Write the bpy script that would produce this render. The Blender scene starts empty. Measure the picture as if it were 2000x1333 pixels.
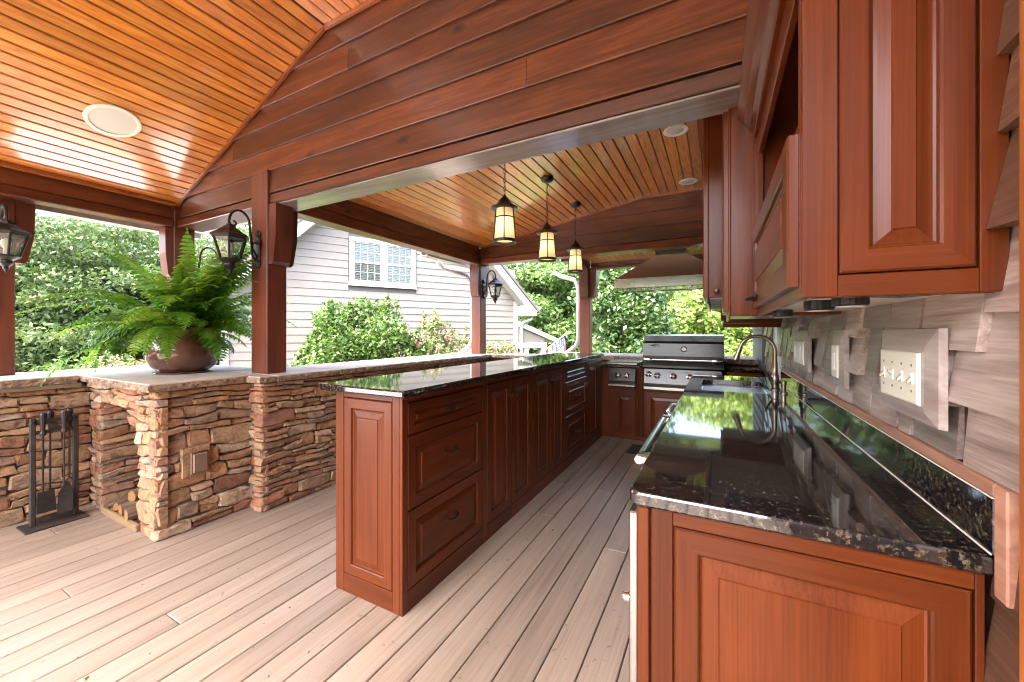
import bpy, math, random
import numpy as np
from mathutils import Vector, Matrix

random.seed(7)
RNG = np.random.default_rng(7)
PI = math.pi
sc = bpy.context.scene
COL = sc.collection

# ------------------------------------------------------------------ camera
YAW = math.atan(400 / 760)
cam_d = bpy.data.cameras.new('camera')
cam = bpy.data.objects.new('camera', cam_d)
COL.objects.link(cam)
cam.location = (0, 0, 1.33)
cam.rotation_euler = (PI / 2, 0, YAW)
cam_d.sensor_width = 36
cam_d.lens = 36 * 760 / 2000
cam_d.shift_y = -17.5 / 2000
cam_d.clip_start = 0.02
cam_d.clip_end = 600
sc.camera = cam

# ------------------------------------------------------------------ light
SUN_ELEV = math.radians(60)
SUN_AZ = math.radians(190)      # compass style: 0 = +Y, clockwise
world = bpy.data.worlds.new('World')
sc.world = world
world.use_nodes = True
wn = world.node_tree.nodes
sky = wn.new('ShaderNodeTexSky')
sky.sky_type = 'NISHITA'
sky.sun_disc = False
sky.sun_elevation = SUN_ELEV
sky.sun_rotation = SUN_AZ
sky.air_density = 1.0
sky.dust_density = 6.0
sky.ozone_density = 1.0
world.node_tree.links.new(sky.outputs[0], wn['Background'].inputs['Color'])
wn['Background'].inputs['Strength'].default_value = 0.15
sun_d = bpy.data.lights.new('sun', 'SUN')
sun_d.energy = 0.5
sun_d.angle = math.radians(35)
sun_d.color = (1.0, 0.97, 0.93)
sun = bpy.data.objects.new('sun', sun_d)
COL.objects.link(sun)
sd = Vector((math.sin(SUN_AZ) * math.cos(SUN_ELEV), math.cos(SUN_AZ) * math.cos(SUN_ELEV), math.sin(SUN_ELEV)))
sun.rotation_euler = sd.to_track_quat('Z', 'Y').to_euler()
sun.location = (6, -4, 12)
sc.view_settings.view_transform = 'Standard'
sc.view_settings.look = 'None'
sc.view_settings.exposure = 4.1
sc.view_settings.gamma = 1
sc.view_settings.use_curve_mapping = False
sc.cycles.max_bounces = 10
sc.cycles.diffuse_bounces = 8
sc.cycles.glossy_bounces = 4
sc.cycles.transmission_bounces = 6
sc.cycles.transparent_max_bounces = 8
sc.cycles.sample_clamp_indirect = 6
sc.cycles.use_denoising = True
sc.cycles.filter_width = 1.1

# ------------------------------------------------------------------ materials
class NT:
    def __init__(s, name):
        s.m = bpy.data.materials.new(name)
        s.m.use_nodes = True
        s.t = s.m.node_tree
        s.b = s.t.nodes['Principled BSDF']
        s.out = s.t.nodes['Material Output']
    def n(s, kind, **kw):
        o = s.t.nodes.new('ShaderNode' + kind)
        for k, v in kw.items():
            if k.startswith('i_'):
                o.inputs[k[2:].replace('_', ' ')].default_value = v
            else:
                setattr(o, k, v)
        return o
    def l(s, a, b):
        s.t.links.new(a, b)
    def ramp(s, fac, stops):
        r = s.n('ValToRGB')
        e = r.color_ramp.elements
        while len(e) < len(stops):
            e.new(0.5)
        for el, (p, c) in zip(e, stops):
            el.position = p
            el.color = (*c, 1)
        s.l(fac, r.inputs[0])
        return r.outputs[0]
    def coords(s, scale, rnd=9.0):
        tc = s.n('TexCoord')
        oi = s.n('ObjectInfo')
        vm = s.n('VectorMath', operation='SCALE')
        cx = s.n('CombineXYZ', i_X=0.73 * rnd, i_Y=1.31 * rnd, i_Z=2.17 * rnd)
        s.l(cx.outputs[0], vm.inputs[0])
        s.l(oi.outputs['Random'], vm.inputs['Scale'])
        ad = s.n('VectorMath', operation='ADD')
        s.l(tc.outputs['Object'], ad.inputs[0])
        s.l(vm.outputs[0], ad.inputs[1])
        mp = s.n('Mapping')
        mp.inputs['Scale'].default_value = scale
        s.l(ad.outputs[0], mp.inputs[0])
        s.oi = oi
        return mp.outputs[0]
    def noise(s, vec, scale, detail=4, rough=0.55, dist=0.0):
        q = s.n('TexNoise')
        q.inputs['Scale'].default_value = scale
        q.inputs['Detail'].default_value = detail
        q.inputs['Roughness'].default_value = rough
        q.inputs['Distortion'].default_value = dist
        s.l(vec, q.inputs['Vector'])
        return q.outputs['Fac']
    def bump(s, h, strength, dist=0.01, prev=None):
        b = s.n('Bump')
        b.inputs['Strength'].default_value = strength
        b.inputs['Distance'].default_value = dist
        s.l(h, b.inputs['Height'])
        if prev is not None:
            s.l(prev, b.inputs['Normal'])
        s.l(b.outputs[0], s.b.inputs['Normal'])
        return b.outputs[0]
    def mix(s, fac, a, b, mode='MIX'):
        q = s.n('Mix', data_type='RGBA', blend_type=mode)
        for sock, v in ((q.inputs[0], fac), (q.inputs[6], a), (q.inputs[7], b)):
            if isinstance(v, (int, float)):
                sock.default_value = v
            elif isinstance(v, tuple):
                sock.default_value = (*v, 1)
            else:
                s.l(v, sock)
        return q.outputs[2]
    def hsv(s, col, fac_val, lo, hi):
        mr = s.n('MapRange')
        mr.inputs[3].default_value = lo
        mr.inputs[4].default_value = hi
        s.l(fac_val, mr.inputs[0])
        h = s.n('HueSaturation')
        s.l(mr.outputs[0], h.inputs['Value'])
        s.l(col, h.inputs['Color'])
        return h.outputs[0]
    def math(s, op, a, b=0.0):
        q = s.n('Math', operation=op)
        for i, v in enumerate((a, b)):
            if isinstance(v, (int, float)):
                q.inputs[i].default_value = v
            else:
                s.l(v, q.inputs[i])
        return q.outputs[0]

def stretch(axis, along, across):
    return tuple(along if i == 'XYZ'.index(axis) else across for i in range(3))

def wood(name, axis, dark, mid, light, rough=0.35, bump=0.15, fig=6.0, var=(0.8, 1.2), coat=0.0, across=9.0, along=0.6, knots=False, spec=0.5, cior=1.5, crough=0.12, fineamt=0.55, finek=9):
    m = NT(name)
    v = m.coords(stretch(axis, along, across))
    n1 = m.noise(v, 1.0, 4, 0.55, 0.4)
    rings = m.math('PINGPONG', m.math('MULTIPLY', n1, fig), 0.5)
    v2 = m.coords(stretch(axis, along * 4, across * finek))
    fine = m.noise(v2, 1.0, 5, 0.6)
    v3 = m.coords((2.2, 2.2, 2.2))
    big = m.noise(v3, 1.0, 2)
    f = m.math('ADD', m.math('MULTIPLY', rings, 0.9), m.math('MULTIPLY', fine, fineamt))
    f = m.math('ADD', f, m.math('MULTIPLY', big, 0.5))
    f = m.math('MULTIPLY', f, 0.75 * 1.05 / (0.5 + fineamt))
    col = m.ramp(f, [(0.2, dark), (0.5, mid), (0.8, light)])
    if knots:
        vk = m.coords(stretch(axis, 1.6, 3.2))
        vo = m.n('TexVoronoi')
        vo.inputs['Scale'].default_value = 1.0
        m.l(vk, vo.inputs['Vector'])
        k = m.ramp(vo.outputs['Distance'], [(0.03, (0, 0, 0)), (0.10, (1, 1, 1))])
        col = m.mix(k, tuple(c * 0.35 for c in dark), col)
    col = m.hsv(col, m.oi.outputs['Random'], *var)
    m.l(col, m.b.inputs['Base Color'])
    m.b.inputs['Roughness'].default_value = rough
    m.b.inputs['Coat Weight'].default_value = coat
    m.b.inputs['Coat Roughness'].default_value = crough
    m.b.inputs['Coat IOR'].default_value = cior
    m.b.inputs['Specular IOR Level'].default_value = spec
    if bump:
        m.bump(fine, bump, 0.004)
    return m.m

def plain(name, col, rough=0.5, metal=0.0, var=0.06, scale=6.0, bump=0.0, bscale=60.0, spec=0.5, coat=0.0):
    m = NT(name)
    v = m.coords((1, 1, 1))
    n = m.noise(v, scale, 4)
    c = m.ramp(n, [(0.3, tuple(max(0, x * (1 - var)) for x in col)), (0.7, tuple(min(1, x * (1 + var)) for x in col))])
    m.l(c, m.b.inputs['Base Color'])
    m.b.inputs['Roughness'].default_value = rough
    m.b.inputs['Metallic'].default_value = metal
    m.b.inputs['Specular IOR Level'].default_value = spec
    m.b.inputs['Coat Weight'].default_value = coat
    if bump:
        m.bump(m.noise(v, bscale, 4), bump, 0.004)
    return m.m

MAH = ((0.050, 0.0112, 0.0032), (0.096, 0.0202, 0.0046), (0.142, 0.0330, 0.0070))
M = {}
for ax in 'XYZ':
    M['mah' + ax] = wood('mahogany_' + ax, ax, *MAH, rough=0.36, bump=0.05, fig=3.0, var=(0.85, 1.15), across=7, coat=0.8, cior=1.25, crough=0.2, spec=0.10, fineamt=1.3, finek=26)
    M['beam' + ax] = wood('stained_timber_' + ax, ax, (0.036, 0.0105, 0.0055), (0.098, 0.0255, 0.0095), (0.21, 0.057, 0.0145), rough=0.36, bump=0.2, fig=4.0, var=(0.7, 1.35), coat=0.6, cior=1.4, crough=0.2, across=8, along=0.9, knots=True, fineamt=1.3, finek=10, spec=0.3)
M['post'] = wood('post_timber', 'Z', (0.055, 0.014, 0.008), (0.105, 0.026, 0.013), (0.15, 0.04, 0.018), rough=0.4, bump=0.2, fig=3.0, across=6)
M['pine'] = wood('varnished_pine', 'Y', (0.32, 0.075, 0.010), (0.56, 0.18, 0.024), (0.70, 0.30, 0.055), rough=0.3, bump=0.06, fig=9.0, var=(0.82, 1.15), coat=1.0, cior=1.9, crough=0.14, across=9, along=0.8, fineamt=0.7)
M['trimpine'] = wood('pine_trim', 'X', (0.16, 0.04, 0.01), (0.24, 0.06, 0.014), (0.32, 0.09, 0.02), rough=0.3, coat=0.4)
M['casing'] = wood('orange_casing_timber', 'Z', (0.22, 0.05, 0.010), (0.36, 0.10, 0.018), (0.5, 0.17, 0.035), rough=0.45, bump=0.3, fig=4, knots=True)
M['cedartrim'] = wood('pale_cedar_trim', 'Y', (0.24, 0.11, 0.065), (0.34, 0.16, 0.10), (0.42, 0.22, 0.14), rough=0.5, bump=0.2)
M['shingle'] = wood('stained_shingle_with_glare', 'Y', (0.075, 0.043, 0.033), (0.235, 0.165, 0.135), (0.42, 0.335, 0.29), rough=0.42, bump=0.9, fig=3, var=(0.5, 1.45), across=16, along=1.2, coat=0.55, crough=0.3, cior=1.5, fineamt=0.9)  # glare along the wall is put into these paler grey tones
M['shinglebrown'] = wood('shingle_without_glare', 'Y', (0.040, 0.017, 0.009), (0.095, 0.042, 0.022), (0.16, 0.078, 0.042), rough=0.5, bump=0.8, fig=3, var=(0.7, 1.35), across=16, along=1.2, fineamt=0.9)  # same cedar in its browner tone, no glare painted in
M['block'] = wood('pale_mounting_block', 'Y', (0.14, 0.095, 0.08), (0.24, 0.18, 0.155), (0.34, 0.28, 0.25), rough=0.45, bump=0.3, fig=3, across=12, coat=0.5, crough=0.3)
M['sheath'] = plain('dark_red_sheathing', (0.075, 0.022, 0.012), 0.8)
M['greyshingle'] = wood('grey_shingle', 'Z', (0.2, 0.17, 0.12), (0.3, 0.26, 0.19), (0.4, 0.35, 0.27), rough=0.6, bump=0.5)
M['paintedglare'] = wood('board_with_glare', 'X', (0.10, 0.07, 0.06), (0.24, 0.19, 0.17), (0.34, 0.29, 0.27), rough=0.35, bump=0.2, fig=4, across=8, knots=True, coat=1.0, cior=1.5)  # glare under the header, painted in as a paler wood tone
M['logbark'] = wood('log_bark', 'Y', (0.05, 0.03, 0.018), (0.14, 0.085, 0.05), (0.24, 0.16, 0.1), rough=0.85, bump=0.8, across=16, fig=4)
M['logend'] = plain('split_log_wood', (0.26, 0.125, 0.04), 0.7, var=0.25, scale=20, bump=0.3)
M['nichewood'] = wood('niche_board', 'X', (0.13, 0.08, 0.04), (0.2, 0.125, 0.065), (0.26, 0.17, 0.09), rough=0.6)

def deck_mat():
    m = NT('composite_decking')
    v = m.coords((16, 0.9, 16))
    f1 = m.noise(v, 1.0, 5, 0.6)
    v2 = m.coords((90, 2.2, 90))
    f2 = m.noise(v2, 1.0, 4, 0.6)
    v3 = m.coords((3, 1.2, 3))
    f3 = m.noise(v3, 1.0, 3)
    f = m.math('MULTIPLY', m.math('ADD', m.math('ADD', m.math('MULTIPLY', f1, 0.8), m.math('MULTIPLY', f2, 0.7)), m.math('MULTIPLY', f3, 0.5)), 0.5)
    col = m.ramp(f, [(0.28, (0.110, 0.080, 0.059)), (0.45, (0.228, 0.172, 0.130)), (0.62, (0.305, 0.239, 0.185)), (0.8, (0.38, 0.308, 0.248))])
    col = m.hsv(col, m.oi.outputs['Random'], 0.86, 1.12)
    spots = m.noise(m.coords((26, 26, 26)), 1.0, 2, 0.5)
    sp = m.ramp(spots, [(0.25, (0.0, 0.0, 0.0)), (0.31, (1, 1, 1))])
    col = m.mix(sp, (0.16, 0.12, 0.09), col)
    m.l(col, m.b.inputs['Base Color'])
    m.b.inputs['Roughness'].default_value = 0.5
    m.bump(f2, 0.35, 0.003)
    return m.m
M['deck'] = deck_mat()

def stone_mat(name='ledge_stone', lift=1.0):
    m = NT(name)
    v = m.coords((1, 1, 1))
    pal = [(0.0, (0.27, 0.185, 0.12)), (0.14, (0.40, 0.24, 0.125)), (0.30, (0.45, 0.245, 0.11)), (0.44, (0.33, 0.15, 0.07)),
           (0.56, (0.44, 0.30, 0.18)), (0.68, (0.29, 0.09, 0.048)), (0.78, (0.26, 0.20, 0.15)), (0.87, (0.52, 0.40, 0.27)), (0.97, (0.36, 0.13, 0.066))]
    oi = m.oi
    c1 = m.ramp(oi.outputs['Random'], [(p, tuple(x * lift for x in c)) for p, c in pal])
    n1 = m.noise(v, 17.0, 8, 0.72, 0.8)
    c2 = m.mix(m.ramp(n1, [(0.36, (0, 0, 0)), (0.54, (1, 1, 1))]), (0.12, 0.07, 0.042), c1)
    vl = m.coords((4, 4, 34))
    n2 = m.noise(vl, 1.0, 5, 0.6, 0.8)
    c3 = m.mix(m.math('MULTIPLY', m.ramp(n2, [(0.42, (0, 0, 0)), (0.66, (1, 1, 1))]), 0.5), c2, (0.40, 0.235, 0.125))
    m.l(c3, m.b.inputs['Base Color'])
    m.b.inputs['Roughness'].default_value = 0.82
    m.b.inputs['Specular IOR Level'].default_value = 0.3
    b1 = m.bump(n2, 0.7, 0.012)
    m.bump(m.noise(v, 42.0, 6, 0.75), 0.9, 0.008, b1)
    return m.m
M['stone'] = stone_mat()
M['mortar'] = plain('dark_joint', (0.07, 0.05, 0.035), 0.95, bump=0.4)

def cap_mat():
    m = NT('flagstone_cap')
    v = m.coords((1, 1, 1))
    n = m.noise(v, 3.2, 6, 0.65, 0.3)
    n2 = m.noise(v, 40, 5, 0.65)
    col = m.ramp(n, [(0.3, (0.30, 0.245, 0.19)), (0.5, (0.42, 0.355, 0.28)), (0.7, (0.50, 0.44, 0.36))])
    col = m.mix(m.math('MULTIPLY', n2, 0.35), col, (0.23, 0.17, 0.12))
    m.l(col, m.b.inputs['Base Color'])
    m.b.inputs['Roughness'].default_value = 0.75
    m.bump(n2, 0.4, 0.006)
    return m.m
M['cap'] = cap_mat()
def capedge():
    m = NT('split_flagstone_edge')
    v = m.coords((1, 1, 1))
    n = m.noise(v, 30, 6, 0.7, 0.5)
    col = m.ramp(n, [(0.35, (0.09, 0.06, 0.04)), (0.5, (0.27, 0.17, 0.10)), (0.68, (0.42, 0.32, 0.22))])
    m.l(col, m.b.inputs['Base Color'])
    m.b.inputs['Roughness'].default_value = 0.9
    m.bump(n, 1.0, 0.02)
    return m.m
M['capedge'] = capedge()

def granite():
    m = NT('black_granite')
    v = m.coords((1, 1, 1), 3)
    vo = m.n('TexVoronoi', i_Scale=75.0)
    m.l(v, vo.inputs['Vector'])
    n = m.noise(v, 85, 4, 0.6, 0.2)
    c = m.ramp(n, [(0.49, (0.006, 0.006, 0.007)), (0.54, (0.014, 0.011, 0.009)), (0.60, (0.060, 0.043, 0.026)), (0.70, (0.12, 0.10, 0.08))])
    n3 = m.noise(v, 130, 3, 0.6)
    c = m.mix(m.ramp(n3, [(0.63, (0, 0, 0)), (0.70, (1, 1, 1))]), c, (0.075, 0.072, 0.07))
    m.l(c, m.b.inputs['Base Color'])
    m.b.inputs['Roughness'].default_value = 0.045
    m.b.inputs['IOR'].default_value = 1.75
    return m.m
M['granite'] = granite()

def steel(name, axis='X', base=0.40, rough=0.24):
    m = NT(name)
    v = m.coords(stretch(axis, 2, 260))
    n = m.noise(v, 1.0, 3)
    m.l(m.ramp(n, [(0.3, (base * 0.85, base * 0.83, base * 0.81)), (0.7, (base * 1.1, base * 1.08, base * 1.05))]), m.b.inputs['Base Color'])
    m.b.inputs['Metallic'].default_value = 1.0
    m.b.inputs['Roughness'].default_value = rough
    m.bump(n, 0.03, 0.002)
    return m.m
M['steel'] = steel('brushed_steel')
M['steelD'] = steel('dimmed_lid_steel', 'X', 0.060, 0.30)  # lid front darkened in colour to stand for a dim reflection
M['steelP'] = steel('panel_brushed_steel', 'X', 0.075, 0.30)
M['steelV'] = steel('brushed_steel_vertical', 'Z')
M['hood'] = steel('hood_brushed_steel', 'Z', 0.82, 0.38)
M['chrome'] = plain('polished_steel', (0.75, 0.75, 0.75), 0.12, 1.0)
M['sinksteel'] = plain('satin_sink_steel', (0.72, 0.72, 0.72), 0.34, 1.0)
M['bronze'] = plain('dark_bronze_pull', (0.075, 0.045, 0.032), 0.32, 0.9, var=0.3, scale=40)
M['nickel'] = plain('brushed_bronze_faucet', (0.30, 0.24, 0.19), 0.28, 1.0)
M['iron'] = plain('black_iron', (0.028, 0.024, 0.022), 0.45, 0.4, var=0.25, scale=30, bump=0.2)
M['castblack'] = plain('black_cast_lantern', (0.022, 0.019, 0.018), 0.32, 0.3, var=0.2, scale=20)
M['toolblack'] = plain('worn_black_steel', (0.05, 0.04, 0.035), 0.55, 0.3, var=0.3, scale=18)
M['blackplastic'] = plain('black_plastic', (0.012, 0.012, 0.013), 0.3)
M['whiteplastic'] = plain('ivory_plastic', (0.72, 0.68, 0.56), 0.3, var=0.02)
M['toggle'] = plain('tan_toggle_plastic', (0.42, 0.37, 0.27), 0.35)
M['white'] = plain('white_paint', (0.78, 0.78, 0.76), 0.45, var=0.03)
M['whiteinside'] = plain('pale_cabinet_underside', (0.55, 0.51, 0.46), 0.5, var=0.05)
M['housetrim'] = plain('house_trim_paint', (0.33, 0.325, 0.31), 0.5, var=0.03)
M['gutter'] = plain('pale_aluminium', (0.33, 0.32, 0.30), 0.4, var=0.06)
M['soffit'] = plain('pale_soffit', (0.55, 0.53, 0.50), 0.6)
M['siding'] = plain('cream_lap_siding', (0.165, 0.146, 0.122), 0.65, var=0.04, scale=3, bump=0.05)
M['shadowgap'] = plain('sheathing', (0.10, 0.09, 0.08), 0.9)
M['roofing'] = plain('asphalt_shingle_roof', (0.10, 0.09, 0.085), 0.9, var=0.3, scale=30, bump=0.5)
M['speaker'] = plain('speaker_grille', (0.56, 0.54, 0.49), 0.7, var=0.02, bump=0.4, bscale=400)
M['blind'] = plain('window_blind', (0.46, 0.43, 0.38), 0.6)
M['pot'] = plain('glazed_brown_pot', (0.115, 0.046, 0.030), 0.14, var=0.4, scale=4, coat=0.6)
M['soil'] = plain('soil', (0.03, 0.02, 0.014), 0.95, bump=0.6)
M['bark'] = plain('tree_bark', (0.13, 0.10, 0.075), 0.9, var=0.35, scale=14, bump=0.8)
M['palebark'] = plain('pale_bark', (0.30, 0.26, 0.21), 0.85, var=0.3, scale=14, bump=0.6)
M['mat'] = plain('dark_rubber_mat', (0.03, 0.025, 0.022), 0.9, bump=0.6)
M['flagred'] = plain('flag_red', (0.45, 0.03, 0.04), 0.8)
M['flagwhite'] = plain('flag_white', (0.75, 0.74, 0.72), 0.8)
M['flagblue'] = plain('flag_blue', (0.03, 0.06, 0.25), 0.8)
M['polewood'] = plain('flag_pole_wood', (0.5, 0.36, 0.2), 0.5)
M['brushhair'] = plain('broom_bristle', (0.02, 0.017, 0.015), 0.95, bump=0.8)

def glass_mat(name, tint=(0.92, 0.95, 0.93), rough=0.03, alpha=0.25):
    m = NT(name)
    tr = m.n('BsdfTransparent')
    tr.inputs[0].default_value = (*tint, 1)
    gl = m.n('BsdfGlossy')
    gl.inputs['Roughness'].default_value = rough
    fr = m.n('Fresnel', i_IOR=1.5)
    mx = m.n('MixShader')
    ad = m.math('ADD', fr.outputs[0], alpha)
    m.l(ad, mx.inputs[0])
    m.l(tr.outputs[0], mx.inputs[1])
    m.l(gl.outputs[0], mx.inputs[2])
    m.l(mx.outputs[0], m.out.inputs[0])
    return m.m
M['pane'] = glass_mat('window_pane', (0.92, 0.95, 0.93), 0.03, 0.0)
M['lanternglass'] = glass_mat('seeded_lantern_glass', (0.80, 0.84, 0.80), 0.15, 0.10)

def amber():
    m = NT('amber_art_glass')
    v = m.coords((1, 1, 1))
    n = m.noise(v, 9, 4, 0.6, 0.8)
    c = m.ramp(n, [(0.3, (0.90, 0.74, 0.46)), (0.65, (0.97, 0.88, 0.68))])
    di = m.n('BsdfDiffuse')
    tl = m.n('BsdfTranslucent')
    m.l(c, di.inputs[0]); m.l(c, tl.inputs[0])
    mx = m.n('MixShader', i_Fac=0.35)
    m.l(di.outputs[0], mx.inputs[1]); m.l(tl.outputs[0], mx.inputs[2])
    gl = m.n('BsdfGlossy'); gl.inputs['Roughness'].default_value = 0.2
    fr = m.n('Fresnel', i_IOR=1.45)
    m2 = m.n('MixShader')
    m.l(fr.outputs[0], m2.inputs[0]); m.l(mx.outputs[0], m2.inputs[1]); m.l(gl.outputs[0], m2.inputs[2])
    m.l(m2.outputs[0], m.out.inputs[0])
    return m.m
M['amber'] = amber()

def bulb_mat():
    m = NT('bulb_added_glow')
    m.b.inputs['Base Color'].default_value = (.9, .85, .75, 1)
    m.b.inputs['Emission Color'].default_value = (1, .82, .55, 1)
    m.b.inputs['Emission Strength'].default_value = 1.1  # weak glow added so the amber shades read as cream
    return m.m
M['glowbulb'] = bulb_mat()

def leaf(name, cols, trans=0.35, rough=0.45, spec=0.35):
    m = NT(name)
    g = m.n('NewGeometry')
    c = m.ramp(g.outputs['Random Per Island'], [(i / (len(cols) - 1), x) for i, x in enumerate(cols)])
    tl = m.n('BsdfTranslucent')
    hs = m.n('HueSaturation', i_Value=1.25, i_Hue=0.485)
    m.l(c, hs.inputs['Color'])
    m.l(hs.outputs[0], tl.inputs[0])
    m.l(c, m.b.inputs['Base Color'])
    m.b.inputs['Roughness'].default_value = rough
    m.b.inputs['Specular IOR Level'].default_value = spec
    mx = m.n('MixShader', i_Fac=trans)
    m.l(m.b.outputs[0], mx.inputs[1]); m.l(tl.outputs[0], mx.inputs[2])
    m.l(mx.outputs[0], m.out.inputs[0])
    return m.m
M['leaf_tree'] = leaf('leaf_midgreen', [(0.041, 0.088, 0.021), (0.070, 0.138, 0.032), (0.101, 0.174, 0.045), (0.138, 0.212, 0.055)])
M['leaf_light'] = leaf('leaf_yellowgreen', [(0.084, 0.142, 0.024), (0.142, 0.225, 0.047), (0.202, 0.286, 0.065), (0.286, 0.357, 0.095)])
M['leaf_dark'] = leaf('leaf_glossy_dark', [(0.023, 0.057, 0.014), (0.036, 0.084, 0.021), (0.059, 0.120, 0.027), (0.110, 0.174, 0.045)], 0.2, 0.28, 0.5)
M['leaf_bush'] = leaf('leaf_bush_bright', [(0.027, 0.064, 0.013), (0.047, 0.100, 0.018), (0.075, 0.142, 0.025), (0.118, 0.186, 0.036)], 0.3)
M['leaf_flower'] = leaf('leaf_with_blossom', [(0.055, 0.110, 0.027), (0.092, 0.156, 0.045), (0.129, 0.174, 0.055), (0.203, 0.203, 0.092), (0.276, 0.147, 0.092)])
M['blossom'] = leaf('pink_blossom', [(0.5, 0.2, 0.22), (0.62, 0.32, 0.34), (0.68, 0.46, 0.42)], 0.4)
M['leaf_soft'] = leaf('leaf_soft_green', [(0.056, 0.100, 0.030), (0.074, 0.122, 0.041), (0.092, 0.141, 0.048), (0.122, 0.163, 0.056)], 0.3)
M['leaf_wood'] = leaf('leaf_far', [(0.036, 0.078, 0.023), (0.065, 0.115, 0.032), (0.092, 0.152, 0.045)], 0.3)

def fern_mat():
    m = NT('fern_frond')
    oi = m.n('ObjectInfo')
    g = m.n('NewGeometry')
    f = m.math('ADD', m.math('MULTIPLY', oi.outputs['Random'], 0.75), m.math('MULTIPLY', g.outputs['Random Per Island'], 0.25))
    c = m.ramp(f, [(0.0, (0.022, 0.085, 0.008)), (0.35, (0.065, 0.19, 0.016)), (0.75, (0.15, 0.31, 0.026)), (1.0, (0.28, 0.40, 0.045))])
    tl = m.n('BsdfTranslucent')
    hs = m.n('HueSaturation', i_Value=1.7, i_Hue=0.48)
    m.l(c, hs.inputs['Color']); m.l(hs.outputs[0], tl.inputs[0])
    m.l(c, m.b.inputs['Base Color'])
    m.b.inputs['Roughness'].default_value = 0.38
    mx = m.n('MixShader', i_Fac=0.42)
    m.l(m.b.outputs[0], mx.inputs[1]); m.l(tl.outputs[0], mx.inputs[2])
    m.l(mx.outputs[0], m.out.inputs[0])
    return m.m
M['fern'] = fern_mat()

def ground_mat():
    m = NT('lawn_and_mulch')
    tc = m.n('TexCoord')
    n = m.noise(tc.outputs['Object'], 0.35, 4)
    n2 = m.noise(tc.outputs['Object'], 14, 5, 0.7)
    g = m.ramp(n2, [(0.3, (0.04, 0.075, 0.018)), (0.7, (0.10, 0.15, 0.04))])
    d = m.ramp(n2, [(0.3, (0.12, 0.07, 0.05)), (0.7, (0.26, 0.17, 0.12))])
    m.l(m.mix(m.ramp(n, [(0.45, (0, 0, 0)), (0.55, (1, 1, 1))]), d, g), m.b.inputs['Base Color'])
    m.b.inputs['Roughness'].default_value = 0.95
    m.bump(n2, 0.8, 0.05)
    return m.m
M['ground'] = ground_mat()

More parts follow.
